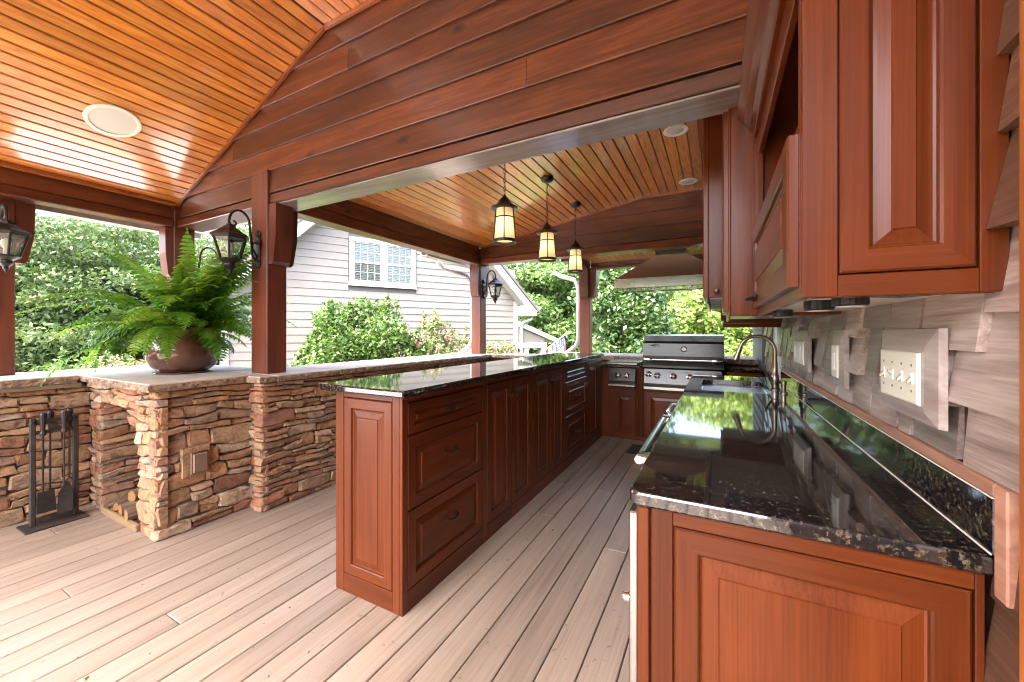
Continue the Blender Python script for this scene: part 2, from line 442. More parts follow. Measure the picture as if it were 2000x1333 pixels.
# ------------------------------------------------------------------ mesh helpers
ORG = {}
class MB:
    def __init__(s):
        s.v = []; s.f = []; s.m = []
    def add(s, vs, fs, mat=0):
        k = len(s.v)
        s.v += [tuple(p) for p in vs]
        for q in fs:
            s.f.append([i + k for i in q]); s.m.append(mat)
        return s
    def box(s, x0, x1, y0, y1, z0, z1, b=0.0, mat=0):
        if x0 > x1: x0, x1 = x1, x0
        if y0 > y1: y0, y1 = y1, y0
        if z0 > z1: z0, z1 = z1, z0
        if b <= 0:
            vs = [(x, y, z) for x in (x0, x1) for y in (y0, y1) for z in (z0, z1)]
            return s.add(vs, [(0, 1, 3, 2), (4, 6, 7, 5), (0, 4, 5, 1), (2, 3, 7, 6), (0, 2, 6, 4), (1, 5, 7, 3)], mat)
        b = min(b, (x1 - x0) * .45, (y1 - y0) * .45, (z1 - z0) * .45)
        P = ((x0, x1), (y0, y1), (z0, z1))
        vs = []; idx = {}
        for c in [(i, j, k) for i in (0, 1) for j in (0, 1) for k in (0, 1)]:
            for a in range(3):
                p = []
                for d in range(3):
                    q = P[d][c[d]]
                    if d != a:
                        q += b if c[d] == 0 else -b
                    p.append(q)
                idx[(c, a)] = len(vs); vs.append(p)
        fs = []
        for a in range(3):
            d1, d2 = [d for d in range(3) if d != a]
            for e in (0, 1):
                cs = []
                for (u, w) in ((0, 0), (1, 0), (1, 1), (0, 1)):
                    c = [0, 0, 0]; c[a] = e; c[d1] = u; c[d2] = w; cs.append(tuple(c))
                q = [idx[(c, a)] for c in cs]
                flip = (e == 0) ^ (a == 1)
                fs.append(q[::-1] if flip else q)
        for a in range(3):
            d1, d2 = [d for d in range(3) if d != a]
            for u in (0, 1):
                for w in (0, 1):
                    c0 = [0, 0, 0]; c0[d1] = u; c0[d2] = w; c1 = list(c0); c1[a] = 1
                    c0 = tuple(c0); c1 = tuple(c1)
                    fs.append([idx[(c0, d1)], idx[(c1, d1)], idx[(c1, d2)], idx[(c0, d2)]])
        for c in [(i, j, k) for i in (0, 1) for j in (0, 1) for k in (0, 1)]:
            fs.append([idx[(c, 0)], idx[(c, 1)], idx[(c, 2)]])
        return s.add(vs, fs, mat)
    def prism(s, poly, axis, a0, a1, mat=0):
        """poly in the two other axes (in xyz order), extruded along axis"""
        n = len(poly); vs = []
        for a in (a0, a1):
            for (p, q) in poly:
                vs.append((a, p, q) if axis == 0 else (p, a, q) if axis == 1 else (p, q, a))
        fs = [list(range(n)), list(range(2 * n - 1, n - 1, -1))]
        for i in range(n):
            j = (i + 1) % n
            fs.append([i, i + n, j + n, j])
        return s.add(vs, fs, mat)
    def loft(s, loops, mat=0, cap=True, closed=True):
        n = len(loops[0]); vs = [p for L in loops for p in L]; fs = []
        for k in range(len(loops) - 1):
            for i in range(n if closed else n - 1):
                j = (i + 1) % n
                fs.append([k * n + i, k * n + j, (k + 1) * n + j, (k + 1) * n + i])
        if cap:
            fs.append(list(range(n))[::-1]); fs.append([(len(loops) - 1) * n + i for i in range(n)])
        return s.add(vs, fs, mat)
    def lathe(s, prof, n=20, c=(0, 0, 0), mat=0, axis=2, cap=True, rot=0.0):
        loops = []
        for r, h in prof:
            L = []
            for i in range(n):
                a = 2 * PI * i / n + rot
                p = (r * math.cos(a), r * math.sin(a), h)
                if axis == 0: p = (p[2], p[0], p[1])
                elif axis == 1: p = (p[1], p[2], p[0])
                L.append((p[0] + c[0], p[1] + c[1], p[2] + c[2]))
            loops.append(L)
        return s.loft(loops, mat, cap)
    def tube(s, pts, r, n=8, mat=0, cap=True):
        pts = [Vector(p) for p in pts]; rr = r if isinstance(r, (list, tuple)) else [r] * len(pts)
        loops = []; up = None
        for i, p in enumerate(pts):
            t = (pts[min(i + 1, len(pts) - 1)] - pts[max(i - 1, 0)]).normalized()
            if up is None:
                up = Vector((0, 0, 1)) if abs(t.z) < .9 else Vector((1, 0, 0))
            a = t.cross(up)
            if a.length < 1e-5: a = t.cross(Vector((0, 1, 0)))
            a.normalize(); b = a.cross(t); up = b
            loops.append([tuple(p + rr[i] * (math.cos(2 * PI * k / n) * a + math.sin(2 * PI * k / n) * b)) for k in range(n)])
        return s.loft(loops, mat, cap)
    def build(s, name, mats, parent=None, smooth=False, label=None):
        V = np.array(s.v, dtype=float)
        c = (V.min(0) + V.max(0)) / 2
        me = bpy.data.meshes.new(name)
        me.from_pydata([tuple(p) for p in V - c], [], s.f)
        if not isinstance(mats, (list, tuple)): mats = [mats]
        for q in mats: me.materials.append(q)
        if len(mats) > 1: me.polygons.foreach_set('material_index', s.m)
        if smooth: me.polygons.foreach_set('use_smooth', [True] * len(s.f))
        me.update()
        o = bpy.data.objects.new(name, me)
        COL.objects.link(o)
        if parent is not None:
            o.parent = parent; o.location = Vector(c) - ORG[parent]
        else:
            o.location = c
        ORG[o] = Vector(c)
        if smooth:
            try:
                me.set_sharp_from_angle(angle=math.radians(38))
            except Exception:
                pass
        if label: o['label'] = label
        return o

def thing(name, loc, label=None, cat=None, group=None, kind=None):
    o = bpy.data.objects.new(name, None)
    COL.objects.link(o)
    o.location = loc; o.empty_display_size = 0.1
    ORG[o] = Vector(loc)
    return tag(o, label, cat, group, kind)
def tag(o, label=None, cat=None, group=None, kind=None):
    if label: o['label'] = label
    if cat: o['category'] = cat
    if group: o['group'] = group
    if kind: o['kind'] = kind
    return o
def copy_tree(o, parent=None):
    c = o.copy(); COL.objects.link(c)
    if parent is not None: c.parent = parent
    for ch in list(o.children): copy_tree(ch, c)
    return c
def share(src, parent, worldpos, rot=None):
    o = src.copy(); COL.objects.link(o); o.parent = parent
    o.location = Vector(worldpos) - ORG[parent]
    ORG[o] = Vector(worldpos)
    if rot: o.rotation_euler = rot
    return o

# ------------------------------------------------------------------ ground, deck
g = MB().box(-160, 160, -60, 260, -0.9, -0.6)
tag(g.build('ground', M['ground']), 'lawn and mulch ground around the covered porch', kind='structure')

q = MB().box(-10.5, -4.98, -9, 2.4, -.75, -.30); q.box(-7.2, -4.98, 2.4, 7.5, -.75, -.30)  # slab added out of view to bounce daylight up to the ceilings
tag(q.build('bounce_slab', plain('bounce_concrete', (0.58, 0.56, 0.53), 0.85, bump=0.3)), 'unseen pale slab added to bounce light onto the ceilings', kind='structure')
deck = thing('deck_floor', (-2, 1, 0), 'pale composite plank deck floor', kind='structure')
sub = MB().box(-4.55, 0.44, -2.6, 6.3, -0.55, -0.032)
sub.build('deck_joists', M['mortar'], deck)
bw = 0.1405
nb = int(5.0 / bw)
for i in range(nb + 1):
    x0 = -4.55 + i * bw
    x1 = min(x0 + bw - 0.0052, 0.44)
    if x1 - x0 < .02: continue
    cuts = [-2.6]
    y = -2.6 + random.uniform(1.2, 3.6)
    while y < 6.2:
        cuts.append(y); y += 3.66
    cuts.append(6.3)
    for a, b in zip(cuts[:-1], cuts[1:]):
        MB().box(x0, x1, a, b - 0.003, -0.028, random.uniform(-.0008, .0008), 0.0035).build('deck_board', M['deck'], deck)

# ------------------------------------------------------------------ ceilings and roof
GY, GB = 1.82, 2.335          # gable plane (front), soffit height
SL, SX, SZ = 0.432, -4.55, 2.552
RX, RZ = -2.424, 3.47
def porch_z(x): return SZ + SL * (x - SX) if x < RX else RZ
pc = thing('porch_ceiling', (-2, 0.5, 3.3), 'varnished pine board ceiling over the open porch', kind='structure')
Y0P = -1.9
ang = math.atan(SL)
slen = (RX - SX) / math.cos(ang)
nbd = 28; bwid = slen / nbd
src = None
for i in range(nbd):
    q = MB().box(-bwid / 2 + .0025, bwid / 2 - .0025, Y0P, GY - .001, 0, 0.014, 0.006)
    a = (i + .5) * bwid
    cx, cz = SX + a * math.cos(ang), SZ + a * math.sin(ang)
    ca, sa = math.cos(ang), math.sin(ang)
    q.v = [(cx + x * ca - z * sa, y, cz + x * sa + z * ca) for x, y, z in q.v]
    q.build('ceiling_board', M['pine'], pc)
x = RX + .004
while x < 0.44:
    MB().box(x, min(x + .0875, .44), Y0P, GY - .001, RZ + .001, RZ + .015, .0045).build('ceiling_board', M['pine'], pc)
    x += .0915
d_ = MB().prism([(SX - .3, SZ + .02 - .3 * SL), (RX, RZ + .02), (.44, RZ + .02), (.44, RZ + .12), (RX, RZ + .12), (SX - .3, SZ + .14 - .3 * SL)], 1, Y0P, GY + .1)
d_.build('roof_deck', M['beamY'], pc)
MB().box(RX - .006, RX + .006, Y0P, GY - .002, RZ - .006, RZ + .004).build('joint_strip', M['beamY'], pc)
# eave trim along the low edge
MB().box(SX - .02, SX + .022, Y0P, GY - .03, SZ - .03, SZ + .006, .006).build('eave_trim', M['trimpine'], pc)

KX0, KX1, KZ0, KZ1 = -3.09, -0.772, 2.575, 2.945
KY0, KY1 = 2.02, 4.87
kc = thing('kitchen_ceiling', (-1.3, 3.4, 2.8), 'varnished pine board ceiling over the outdoor kitchen', kind='structure')
ka = math.atan((KZ1 - KZ0) / (KX1 - KX0)); kl = (KX1 - KX0) / math.cos(ka); nk = 25; kb = kl / nk
for i in range(nk):
    q = MB().box(-kb / 2 + .0028, kb / 2 - .0028, KY0, KY1 - .001, 0, .014, .005)
    a = (i + .5) * kb; cx, cz = KX0 + a * math.cos(ka), KZ0 + a * math.sin(ka); ca, sa = math.cos(ka), math.sin(ka)
    q.v = [(cx + x * ca - z * sa, y, cz + x * sa + z * ca) for x, y, z in q.v]
    q.build('ceiling_board', M['pine'], kc)
x = KX1 + .004
while x < .44:
    MB().box(x, min(x + .0885, .44), KY0, KY1 - .001, KZ1 + .001, KZ1 + .015, .005).build('ceiling_board', M['pine'], kc)
    x += .0925
MB().prism([(KX0 - .4, KZ0 - .03), (KX1, KZ1 + .02), (.44, KZ1 + .02), (.44, KZ1 + .1), (KX1, KZ1 + .1), (KX0 - .4, KZ0 + .06)], 1, GY + .11, KY1 + .1).build('roof_deck', M['beamY'], kc)
def kit_z(x): return KZ0 + (KZ1 - KZ0) / (KX1 - KX0) * (x - KX0) if x < KX1 else KZ1

gc = thing('grill_bay_ceiling', (-.6, 5.5, 2.45), 'pine board ceiling above the range hood', kind='structure')
x = -1.74
while x < .44:
    MB().box(x, min(x + .0885, .44), 5.06, 5.93, 2.405, 2.419, .005).build('ceiling_board', M['pine'], gc)
    x += .0925
MB().box(-2.1, .44, 5.02, 6.4, 2.425, 2.5).build('roof_deck', M['beamY'], gc)

# ------------------------------------------------------------------ gable walls
gw = thing('gable_wall', (-2.0, GY, GB), 'dark stained board gable between the porch and the kitchen', 'gable wall')
rows = [2.413, 2.59, 2.758, 2.946, 3.103, 3.287, 3.468]
def xleft(z): return max(SX, SX + (z - SZ) / SL) if z > SZ else SX
cuts = {1: [-.868], 2: [-3.6], 4: [-2.2], 5: [-1.30], 3: [-.2]}
for k in range(len(rows) - 1):
    z0, z1 = rows[k], rows[k + 1]
    xs = [None] + cuts.get(k, []) + [.44]
    for j in range(len(xs) - 1):
        q = MB()
        lo = xs[j] if xs[j] is not None else xleft(z0) + .004
        lt = xs[j] + .0 if xs[j] is not None else xleft(z1) + .004
        hi = xs[j + 1] - .002
        yb, yt = GY - .016, GY - .004
        zb = z0 + .001
        prof0 = [(yb, zb), (yb - .002, zb + .004), (yt, z1 - .0), (GY + .02, z1), (GY + .02, zb)]
        L0 = [((lo if z < z0 + .01 else lt), y, z) for y, z in prof0]
        L1 = [(hi, y, z) for y, z in prof0]
        q.loft([L0, L1])
        q.build('gable_board', M['beamX'], gw)
MB().box(SX - .05, .44, GY - .012, GY + .20, GB, rows[0] - .006, .006).build('header_beam', M['beamX'], gw)
MB().box(SX - .05, .44, GY + .025, GY + .20, rows[0] - .005, 2.57).build('header_beam', M['beamX'], gw)
MB().box(-3.08, .15, GY + .004, GY + .196, GB - .012, GB - .0005, .003).build('underside_glare_board', M['paintedglare'], gw)  # thin board added to carry the painted glare
MB().prism([(SX - .05, 2.571), (SX, 2.571), (RX, RZ - .02), (.44, RZ - .02), (.44, 2.571)], 1, GY + .03, GY + .19).build('gable_core', M['beamX'], gw)
# rake trim under the slope and the flat
rt = MB()
ca, sa = math.cos(ang), math.sin(ang)
def along(x0, x1, zf, y0, y1, th):
    return [[(x0, y0, zf(x0)), (x0, y1, zf(x0)), (x0, y1, zf(x0) - th), (x0, y0, zf(x0) - th)],
            [(x1, y0, zf(x1)), (x1, y1, zf(x1)), (x1, y1, zf(x1) - th), (x1, y0, zf(x1) - th)]]
rt.loft(along(SX + .01, RX - .002, lambda x: SZ + SL * (x - SX) - .001, GY - .034, GY - .017, .03))
rt.build('rake_trim', M['trimpine'], gw)
MB().loft(along(RX + .002, .43, lambda x: RZ - .001, GY - .034, GY - .017, .03)).build('rake_trim', M['trimpine'], gw)

fg = thing('gable_wall', (-1.4, KY1, GB), 'dark stained board gable behind the pendant lamps, above the grill', 'gable wall')
FB = 2.326
MB().box(KX0 - .15, .44, KY1 - .014, KY1 + .18, FB, 2.41, .006).build('header_beam', M['beamX'], fg)
frows = [2.412, 2.585, 2.76, 2.935]
def kxl(z): return max(KX0, KX0 + (z - KZ0) / (KZ1 - KZ0) * (KX1 - KX0))
for k in range(3):
    z0, z1 = frows[k], frows[k + 1]
    q = MB()
    a, b_ = kxl(z0) + .004, kxl(z1) + .004
    q.loft([[(a, KY1 - .012, z0 + .001), (b_, KY1 - .003, z1), (b_, KY1 + .02, z1), (a, KY1 + .02, z0 + .001)],
            [(.44, KY1 - .012, z0 + .001), (.44, KY1 - .003, z1), (.44, KY1 + .02, z1), (.44, KY1 + .02, z0 + .001)]])
    q.build('gable_board', M['beamX'], fg)
MB().prism([(KX0 - .1, 2.411), (KX0 - .1, 2.55), (KX1, KZ1), (.44, KZ1), (.44, 2.411)], 1, KY1 + .025, KY1 + .17).build('gable_core', M['beamX'], fg)
MB().loft(along(KX0 + .01, KX1, lambda x: kit_z(x) - .001, KY1 - .03, KY1 - .013, .022)).build('rake_trim', M['trimpine'], fg)
MB().loft(along(KX1 + .001, .43, lambda x: KZ1 - .001, KY1 - .03, KY1 - .013, .022)).build('rake_trim', M['trimpine'], fg)

# beams along the eaves
def beam(label, x0, x1, y0, y1, z0, z1, ax='Y', inner=1):
    t = thing('timber_beam', ((x0 + x1) / 2, (y0 + y1) / 2, z0), label, 'beam')
    h = (z1 - z0)
    MB().box(x0, x1, y0, y1, z0 + h * .36, z1, .005).build('upper_board', M['beam' + ax], t)
    if ax == 'Y':
        MB().box(x0, x1 + .006, y0, y1, z0, z0 + h * .36 - .004, .006).build('lower_board', M['beam' + ax], t)
    else:
        MB().box(x0, x1, y0 - .006, y1, z0, z0 + h * .36 - .004, .006).build('lower_board', M['beam' + ax], t)
    return t
beam('dark eave beam running over the stone wall with the fireplace tools', -4.74, -4.6, Y0P, GY - .035, 2.335, 2.552)
beam('dark eave beam along the kitchen side facing the cream house', -3.25, -3.09, GY + .21, KY1 - .016, 2.322, 2.60)
beam('slim beam spanning behind the range hood', -1.74, .44, 5.935, 6.05, 2.30, 2.403, 'X')
beam('short beam at the side of the grill bay', -1.9, -1.745, KY1 + .19, 5.93, 2.30, 2.42)

# pale soffits and gutters outside
tag(MB().box(-5.25, -3.32, 2.03, 2.14, 2.375, 2.40).build('soffit', M['soffit']), 'pale soffit of the porch roof overhang beyond the gable', kind='structure')
def gutter(label, x, y0, y1, z):
    q = MB().prism([(x, z), (x - .02, z - .05), (x - .02, z - .10), (x + .10, z - .10), (x + .10, z), (x + .09, z), (x + .09, z - .09), (x, z - .09), (x + .0, z)], 1, y0, y1)
    tag(q.build('gutter', M['gutter']), label, 'gutter')
gutter('pale metal gutter outside the eave above the green trees', -4.95, Y0P, 2.12, 2.42)
gutter('pale metal gutter outside the kitchen eave facing the house', -3.48, 4.02, 5.3, 2.44)

# ------------------------------------------------------------------ posts
def post(label, x0, x1, y0, y1, z0, z1, br=(), cap=False):
    t = thing('timber_post', ((x0 + x1) / 2, (y0 + y1) / 2, z0), label, 'post')
    MB().box(x0, x1, y0, y1, z0, z1, .006).build('shaft', M['post'], t)
    for side in br:
        zb, zt = 1.86, 2.325
        k_ = .62 if side == '-y' else 1.0
        pr = [(0, zb), (.038 * k_, zb), (.062 * k_, zb + .02), (.095 * k_, zb + .22), (.10 * k_, zt), (0, zt)]
        q = MB()
        if side == '+x': q.prism([(x1 + a + .001, z) for a, z in pr], 1, y0 + .012, y1 - .012)
        elif side == '-x': q.prism([(x0 - a - .001, z) for a, z in pr], 1, y0 + .012, y1 - .012)
        elif side == '+y': q.prism([(y1 + a + .001, z) for a, z in pr], 0, x0 + .012, x1 - .012)
        elif side == '-y': q.prism([(y0 - a - .001, z) for a, z in pr], 0, x0 + .012, x1 - .012)
        q.build('bracket', M['post'], t)
    if cap:
        MB().box(x0 - .03, x1 + .045, y0 - .03, y1 + .04, z1, z1 + .035, .008).build('capital', M['post'], t)
    return t
CZ = 1.004
post('timber post standing on the flagstone beside the potted fern, holding a black lantern', -3.30, -3.09, 1.785, 1.945, CZ, 2.60, ('+x', '+y'))
post('timber corner post rising behind the potted fern', -4.755, -4.6, 1.79, 1.96, CZ, 2.56, ('-y',))
post('timber post carrying a lantern at the end of the tool wall, partly cut off', -4.89, -4.72, .70, .86, CZ, 2.60, ('+y',), True)
post('timber post at the kitchen corner with a lantern before the cream house', -3.25, -3.09, 4.87, 5.03, CZ, FB - .002, ('-y', '+y'))
post('timber post beside the white downspout at the grill bay corner', -1.9, -1.74, 5.88, 6.04, CZ, 2.299, ('-y', '+x'))

# ------------------------------------------------------------------ stone walls
def hnoise(x, s):
    return math.sin(x * 7.1 + s * 3.7) * .5 + math.sin(x * 15.3 + s * 1.9) * .3 + math.sin(x * 31 + s) * .2
def stones(parent, umin, umax, vmin, vmax, place, seed, avgh=.088, lo=.11, hi=.34, vtop=None, depth=.07, name='stone', prot=.03):
    """coursed ledge stones on a face; place(u, v, w) -> world, w outwards"""
    R = random.Random(seed)
    vs = [vmin]
    while vs[-1] < vmax - .045:
        vs.append(vs[-1] + avgh * R.choice((.5, .75, .95, 1.15, 1.5)) * R.uniform(.9, 1.12))
    vs[-1] = vmax
    sd_ = R.uniform(0, 9)
    amp = .018
    def bound(k, u):
        if k == 0 or k == len(vs) - 1: return vs[k]
        return vs[k] + amp * hnoise(u + k * .37, sd_ + k)
    def seam(k, u, f0, f1, ua, ub, last):
        lo_, hi_ = bound(k, u), bound(k + 1, u)
        f = f0 + (f1 - f0) * (u - ua) / max(ub - ua, 1e-4)
        return lo_ + (hi_ - lo_) * f
    segs = []
    for k in range(len(vs) - 1):
        u = umin
        while u < umax - .02:
            L = R.uniform(lo, hi)
            if umax - (u + L) < .09: L = umax - u
            e = u + L
            h = vs[k + 1] - vs[k]
            full0 = lambda x, k=k: bound(k, x)
            full1 = lambda x, k=k: bound(k + 1, x)
            if h > .062 and R.random() < .55:
                a0, a1 = R.uniform(.3, .7), R.uniform(.3, .7)
                md = lambda x, k=k, a0=a0, a1=a1, u=u, e=e: seam(k, x, a0, a1, u, e, 0)
                for fa, fb in ((full0, md), (md, full1)):
                    if L > .2 and R.random() < .45:
                        c = u + L * R.uniform(.35, .65)
                        segs += [(u, c, fa, fb), (c, e, fa, fb)]
                    else: segs.append((u, e, fa, fb))
            else: segs.append((u, e, full0, full1))
            u = e
    n = 5
    for (u, e, fa, fb) in segs:
        L = e - u
        gap = .0012
        g0 = umin + .001
        sk0 = R.uniform(-.014, .014) if u > g0 else 0
        sk1 = R.uniform(-.014, .014) if e < umax - .001 else 0
        us = [u + gap + (L - 2 * gap) * i / (n - 1) for i in range(n)]
        bot = [(x + (-sk0 * .3 if i == 0 else -sk1 * .3 if i == n - 1 else 0), fa(x) + gap + R.uniform(0, .004)) for i, x in enumerate(us)]
        tp = [(x + (sk0 if i == 0 else sk1 if i == n - 1 else 0), fb(x) - gap - R.uniform(0, .005)) for i, x in enumerate(us)]
        p = R.uniform(.1, 1.0) * prot
        tilt = R.uniform(-.012, .012); tlu = R.uniform(-.010, .010)
        rowsn = 4
        hh = sum(b[1] - a[1] for a, b in zip(bot, tp)) / n
        q = MB(); grid = []
        for r in range(rowsn):
            f = (0, .16, .84, 1)[r]
            for i in range(n):
                uu = bot[i][0] * (1 - f) + tp[i][0] * f
                vv = bot[i][1] * (1 - f) + tp[i][1] * f
                edge = (r in (0, rowsn - 1)) or (i in (0, n - 1))
                w = p + tilt * (f - .5) * 2 + tlu * (i / (n - 1) - .5) * 2 + R.uniform(-.0045, .0045)
                if edge:
                    w -= R.uniform(.003, .012)
                    if (r in (0, rowsn - 1)) and (i in (0, n - 1)):
                        w -= .003; vv += ((fa(uu) + fb(uu)) / 2 - vv) * R.uniform(.0, .25)
                else:
                    if i == 1: uu = u + min(.012, L * .1)
                    if i == n - 2: uu = e - min(.012, L * .1)
                grid.append((uu, vv, w))
        per = [i for i in range(n)] + [r * n + n - 1 for r in range(1, rowsn)] + [(rowsn - 1) * n + i for i in range(n - 2, -1, -1)] + [r * n for r in range(rowsn - 2, 0, -1)]
        V = [place(*gq) for gq in grid]
        Bk = [place(grid[i][0], grid[i][1], -depth) for i in per]
        q.v = [tuple(a) for a in V + Bk]
        for r in range(rowsn - 1):
            for i in range(n - 1):
                a = r * n + i
                if (r + i) % 2: q.f += [[a, a + 1, a + n + 1], [a, a + n + 1, a + n]]
                else: q.f += [[a, a + 1, a + n], [a + 1, a + n + 1, a + n]]
        off = len(V); m_ = len(per)
        for i in range(m_):
            j = (i + 1) % m_
            q.f.append([per[j], per[i], off + i, off + j])
        q.m = [0] * len(q.f)
        q.build(name, M['stone'], parent)
def capstone(parent, x0, x1, y0, y1, z0, z1, seed):
    R = random.Random(seed)
    def edge(ax0, ax1, fixed, horiz):
        n = max(3, int(abs(ax1 - ax0) / .045)); return [(ax0 + (ax1 - ax0) * i / n, fixed) if horiz else (fixed, ax0 + (ax1 - ax0) * i / n) for i in range(n)]
    loop = edge(x0, x1, y0, True) + edge(y0, y1, x1, False) + edge(x1, x0, y1, True) + edge(y1, y0, x0, False)
    n = len(loop); cx, cy = (x0 + x1) / 2, (y0 + y1) / 2
    def ring(ins, z, jz, ji):
        out = []
        for (x, y) in loop:
            sx = (1 if x < cx else -1) * (1 if abs(x - x0) < 1e-6 or abs(x - x1) < 1e-6 else 0)
            sy = (1 if y < cy else -1) * (1 if abs(y - y0) < 1e-6 or abs(y - y1) < 1e-6 else 0)
            k = ins + R.uniform(-ji, ji)
            out.append((x + sx * k, y + sy * k, z + R.uniform(-jz, jz)))
        return out
    h = z1 - z0
    q = MB().loft([ring(.006, z0, .002, .003), ring(.001, z0 + h * .3, .003, .006), ring(.0, z0 + h * .6, .003, .006), ring(.006, z1 - .006, .002, .003)], 1, cap=False)
    q.loft([ring(.006, z0, 0, 0), ring(.006, z0 + .002, 0, 0)], 1)
    q.loft([ring(.0065, z1 - .007, .0005, .002), ring(.012, z1, .0, .002)], 0)
    return q.build('capstone', [M['cap'], M['capedge']], parent)

# the wall with the tools, along Y
tw = thing('stone_wall', (-4.4, .5, 0), 'ledge stone wall behind the black fireplace tools', 'stone wall')
MB().box(-4.95, -4.315, -.9, 1.12, -.02, .955).build('wall_core', M['mortar'], tw)
stones(tw, -.15, 1.152, .0, .93, lambda u, v, w: (-4.305 + w, u, v), 11, prot=.022)
for a, b in ((-.9, .02), (.026, .62), (.626, 1.072)):
    capstone(tw, -4.97, -4.245, a, b, .95, CZ, int(a * 100))
MB().box(-4.29, -4.262, -.9, 1.09, .918, .948).build('mortar_bed', plain('mortar_bed', (.2, .15, .1), .9), tw)

# the block with the firewood niche and flat stone top
nb_ = thing('stone_wall', (-3.6, 1.5, 0), 'projecting stone block with firewood niche under its flagstone top', 'stone block')
MB().box(-3.42, -3.16, 1.16, 1.85, -.02, .955).build('wall_core', M['mortar'], nb_)
MB().box(-4.95, -4.07, 1.16, 1.85, -.02, .955).build('wall_core', M['mortar'], nb_)
MB().box(-4.069, -3.421, 1.60, 1.85, -.02, .955).build('wall_core', M['mortar'], nb_)
MB().box(-4.069, -3.421, 1.17, 1.599, .84, .955).build('wall_core', M['mortar'], nb_)
stones(nb_, 1.125, 1.70, .0, .953, lambda u, v, w: (-3.155 + w, u, v), 21, avgh=.09, hi=.30, prot=.034)
stones(nb_, -3.445, -3.125, .0, .953, lambda u, v, w: (u, 1.155 - w, v), 22, avgh=.09, lo=.13, hi=.3, depth=.03, prot=.03)
stones(nb_, -4.29, -4.06, .0, .80, lambda u, v, w: (u, 1.155 - w, v), 23, lo=.1, hi=.22, prot=.022)
stones(nb_, 1.135, 1.60, .0, .80, lambda u, v, w: (-4.068 + w, u, v), 24, avgh=.09, prot=.03)
stones(nb_, -4.29, -3.445, .80, .953, lambda u, v, w: (u, 1.155 - w, v), 25, avgh=.085, lo=.14, hi=.30, prot=.03)
stones(nb_, -3.62, -3.44, .68, .798, lambda u, v, w: (u, 1.165 - w, v), 26, avgh=.10, lo=.1, hi=.18, prot=.025)
stones(nb_, -4.06, -3.43, .0, .80, lambda u, v, w: (u, 1.60 - w, v), 27, prot=.02)
capstone(nb_, -4.97, -3.62, 1.078, 2.05, .958, CZ, 5)
capstone(nb_, -3.615, -3.078, 1.07, 1.76, .956, CZ + .002, 6)
MB().box(-3.99, -3.40, 1.118, 1.142, .001, .05, .004).build('niche_board', M['nichewood'], nb_)

# kitchen side wall along Y
kw = thing('stone_wall', (-3.1, 3.0, 0), 'ledge stone wall along the kitchen, under the timber posts', 'stone wall')
MB().box(-3.55, -2.975, 1.70, 5.2, -.6, .955).build('wall_core', M['mortar'], kw)
stones(kw, 1.665, 2.62, .0, .953, lambda u, v, w: (-2.97 + w, u, v), 31, avgh=.09, hi=.30, prot=.038)
stones(kw, 2.62, 4.9, .55, .953, lambda u, v, w: (-2.97 + w, u, v), 32, avgh=.09, lo=.2, hi=.4, prot=.03)
stones(kw, -3.14, -2.95, .0, .953, lambda u, v, w: (u, 1.70 - w, v), 33, avgh=.08, lo=.12, hi=.2, depth=.02, prot=.02)
for a, b in ((1.645, 2.30), (2.306, 3.30), (3.306, 4.25), (4.256, 5.15)):
    capstone(kw, -3.60, -2.905, a if a > 1.7 else a + .116, b, .958, CZ, int(b * 77))
capstone(kw, -3.076, -2.905, 1.63, 1.757, .958, CZ, 3)
gwl = thing('stone_wall', (-.7, 5.7, 0), 'low ledge stone wall with flat cap behind the grill', 'stone wall')
MB().box(-1.95, .44, 5.50, 6.1, -.6, .955).build('wall_core', M['mortar'], gwl)
MB().box(-2.96, -1.93, 4.92, 5.3, -.6, .955).build('wall_core', M['mortar'], gwl)
MB().box(-2.2, -1.96, 5.305, 6.1, -.6, .955).build('wall_core', M['mortar'], gwl)
stones(gwl, -1.9, .43, .93, .953, lambda u, v, w: (u, 5.49 - w, v), 41, lo=.2, hi=.4, prot=.02)
for a, b in ((-2.3, -1.2), (-1.195, -.45), (-.445, .1), (.105, .43)):
    capstone(gwl, a, b, 5.42, 6.12, .94, CZ, int(a * 50))
capstone(gwl, -2.9, -1.9, 4.86, 5.36, .958, CZ, 9)

# ------------------------------------------------------------------ cabinets
def panel(o, U, V, W, w, h, t=.02, fw=.055, field=True):
    """raised-panel front. o origin corner, U/V in-plane unit vectors, W outward. returns (frame MB, panel MB)"""
    o, U, V, W = map(Vector, (o, U, V, W))
    def ring(i, d):
        return [tuple(o + U * a + V * b + W * d) for a, b in ((i, i), (w - i, i), (w - i, h - i), (i, h - i))]
    fr = MB()
    fr.loft([ring(0, 0), ring(0, t - .004), ring(.004, t), ring(fw - .004, t), ring(fw, t - .003), ring(fw + .002, t - .011)], cap=False)
    fr.m = [1 if i % 2 == 0 else 0 for i in range(len(fr.f))]
    pn = MB()
    k = min(w, h) / 2 - fw
    s1 = min(.012, k * .25); s2 = min(.040, k * .62)
    L = [ring(fw + .0015, t - .0105), ring(fw + s1 * .5, t - .0125), ring(fw + s1, t - .0115), ring(fw + s2, t - .004), ring(fw + s2 + .003, t - .0005), ring(fw + s2 + .006, t - .0005)]
    pn.loft(L, cap=False)
    n = len(pn.v)
    pn.add(L[-1], [(0, 1, 2, 3)])
    return fr, pn
def front(parent, name, o, U, V, W, w, h, grain, fw=.055, t=.02):
    fr, pn = panel(o, U, V, W, w, h, t, fw)
    hz = 'X' if abs(Vector(U).x) > .5 else 'Y'
    d = fr.build(name, [M['mahZ'], M['mah' + hz]], parent)
    pn.build('raised_panel', M['mah' + grain], d)
    return d
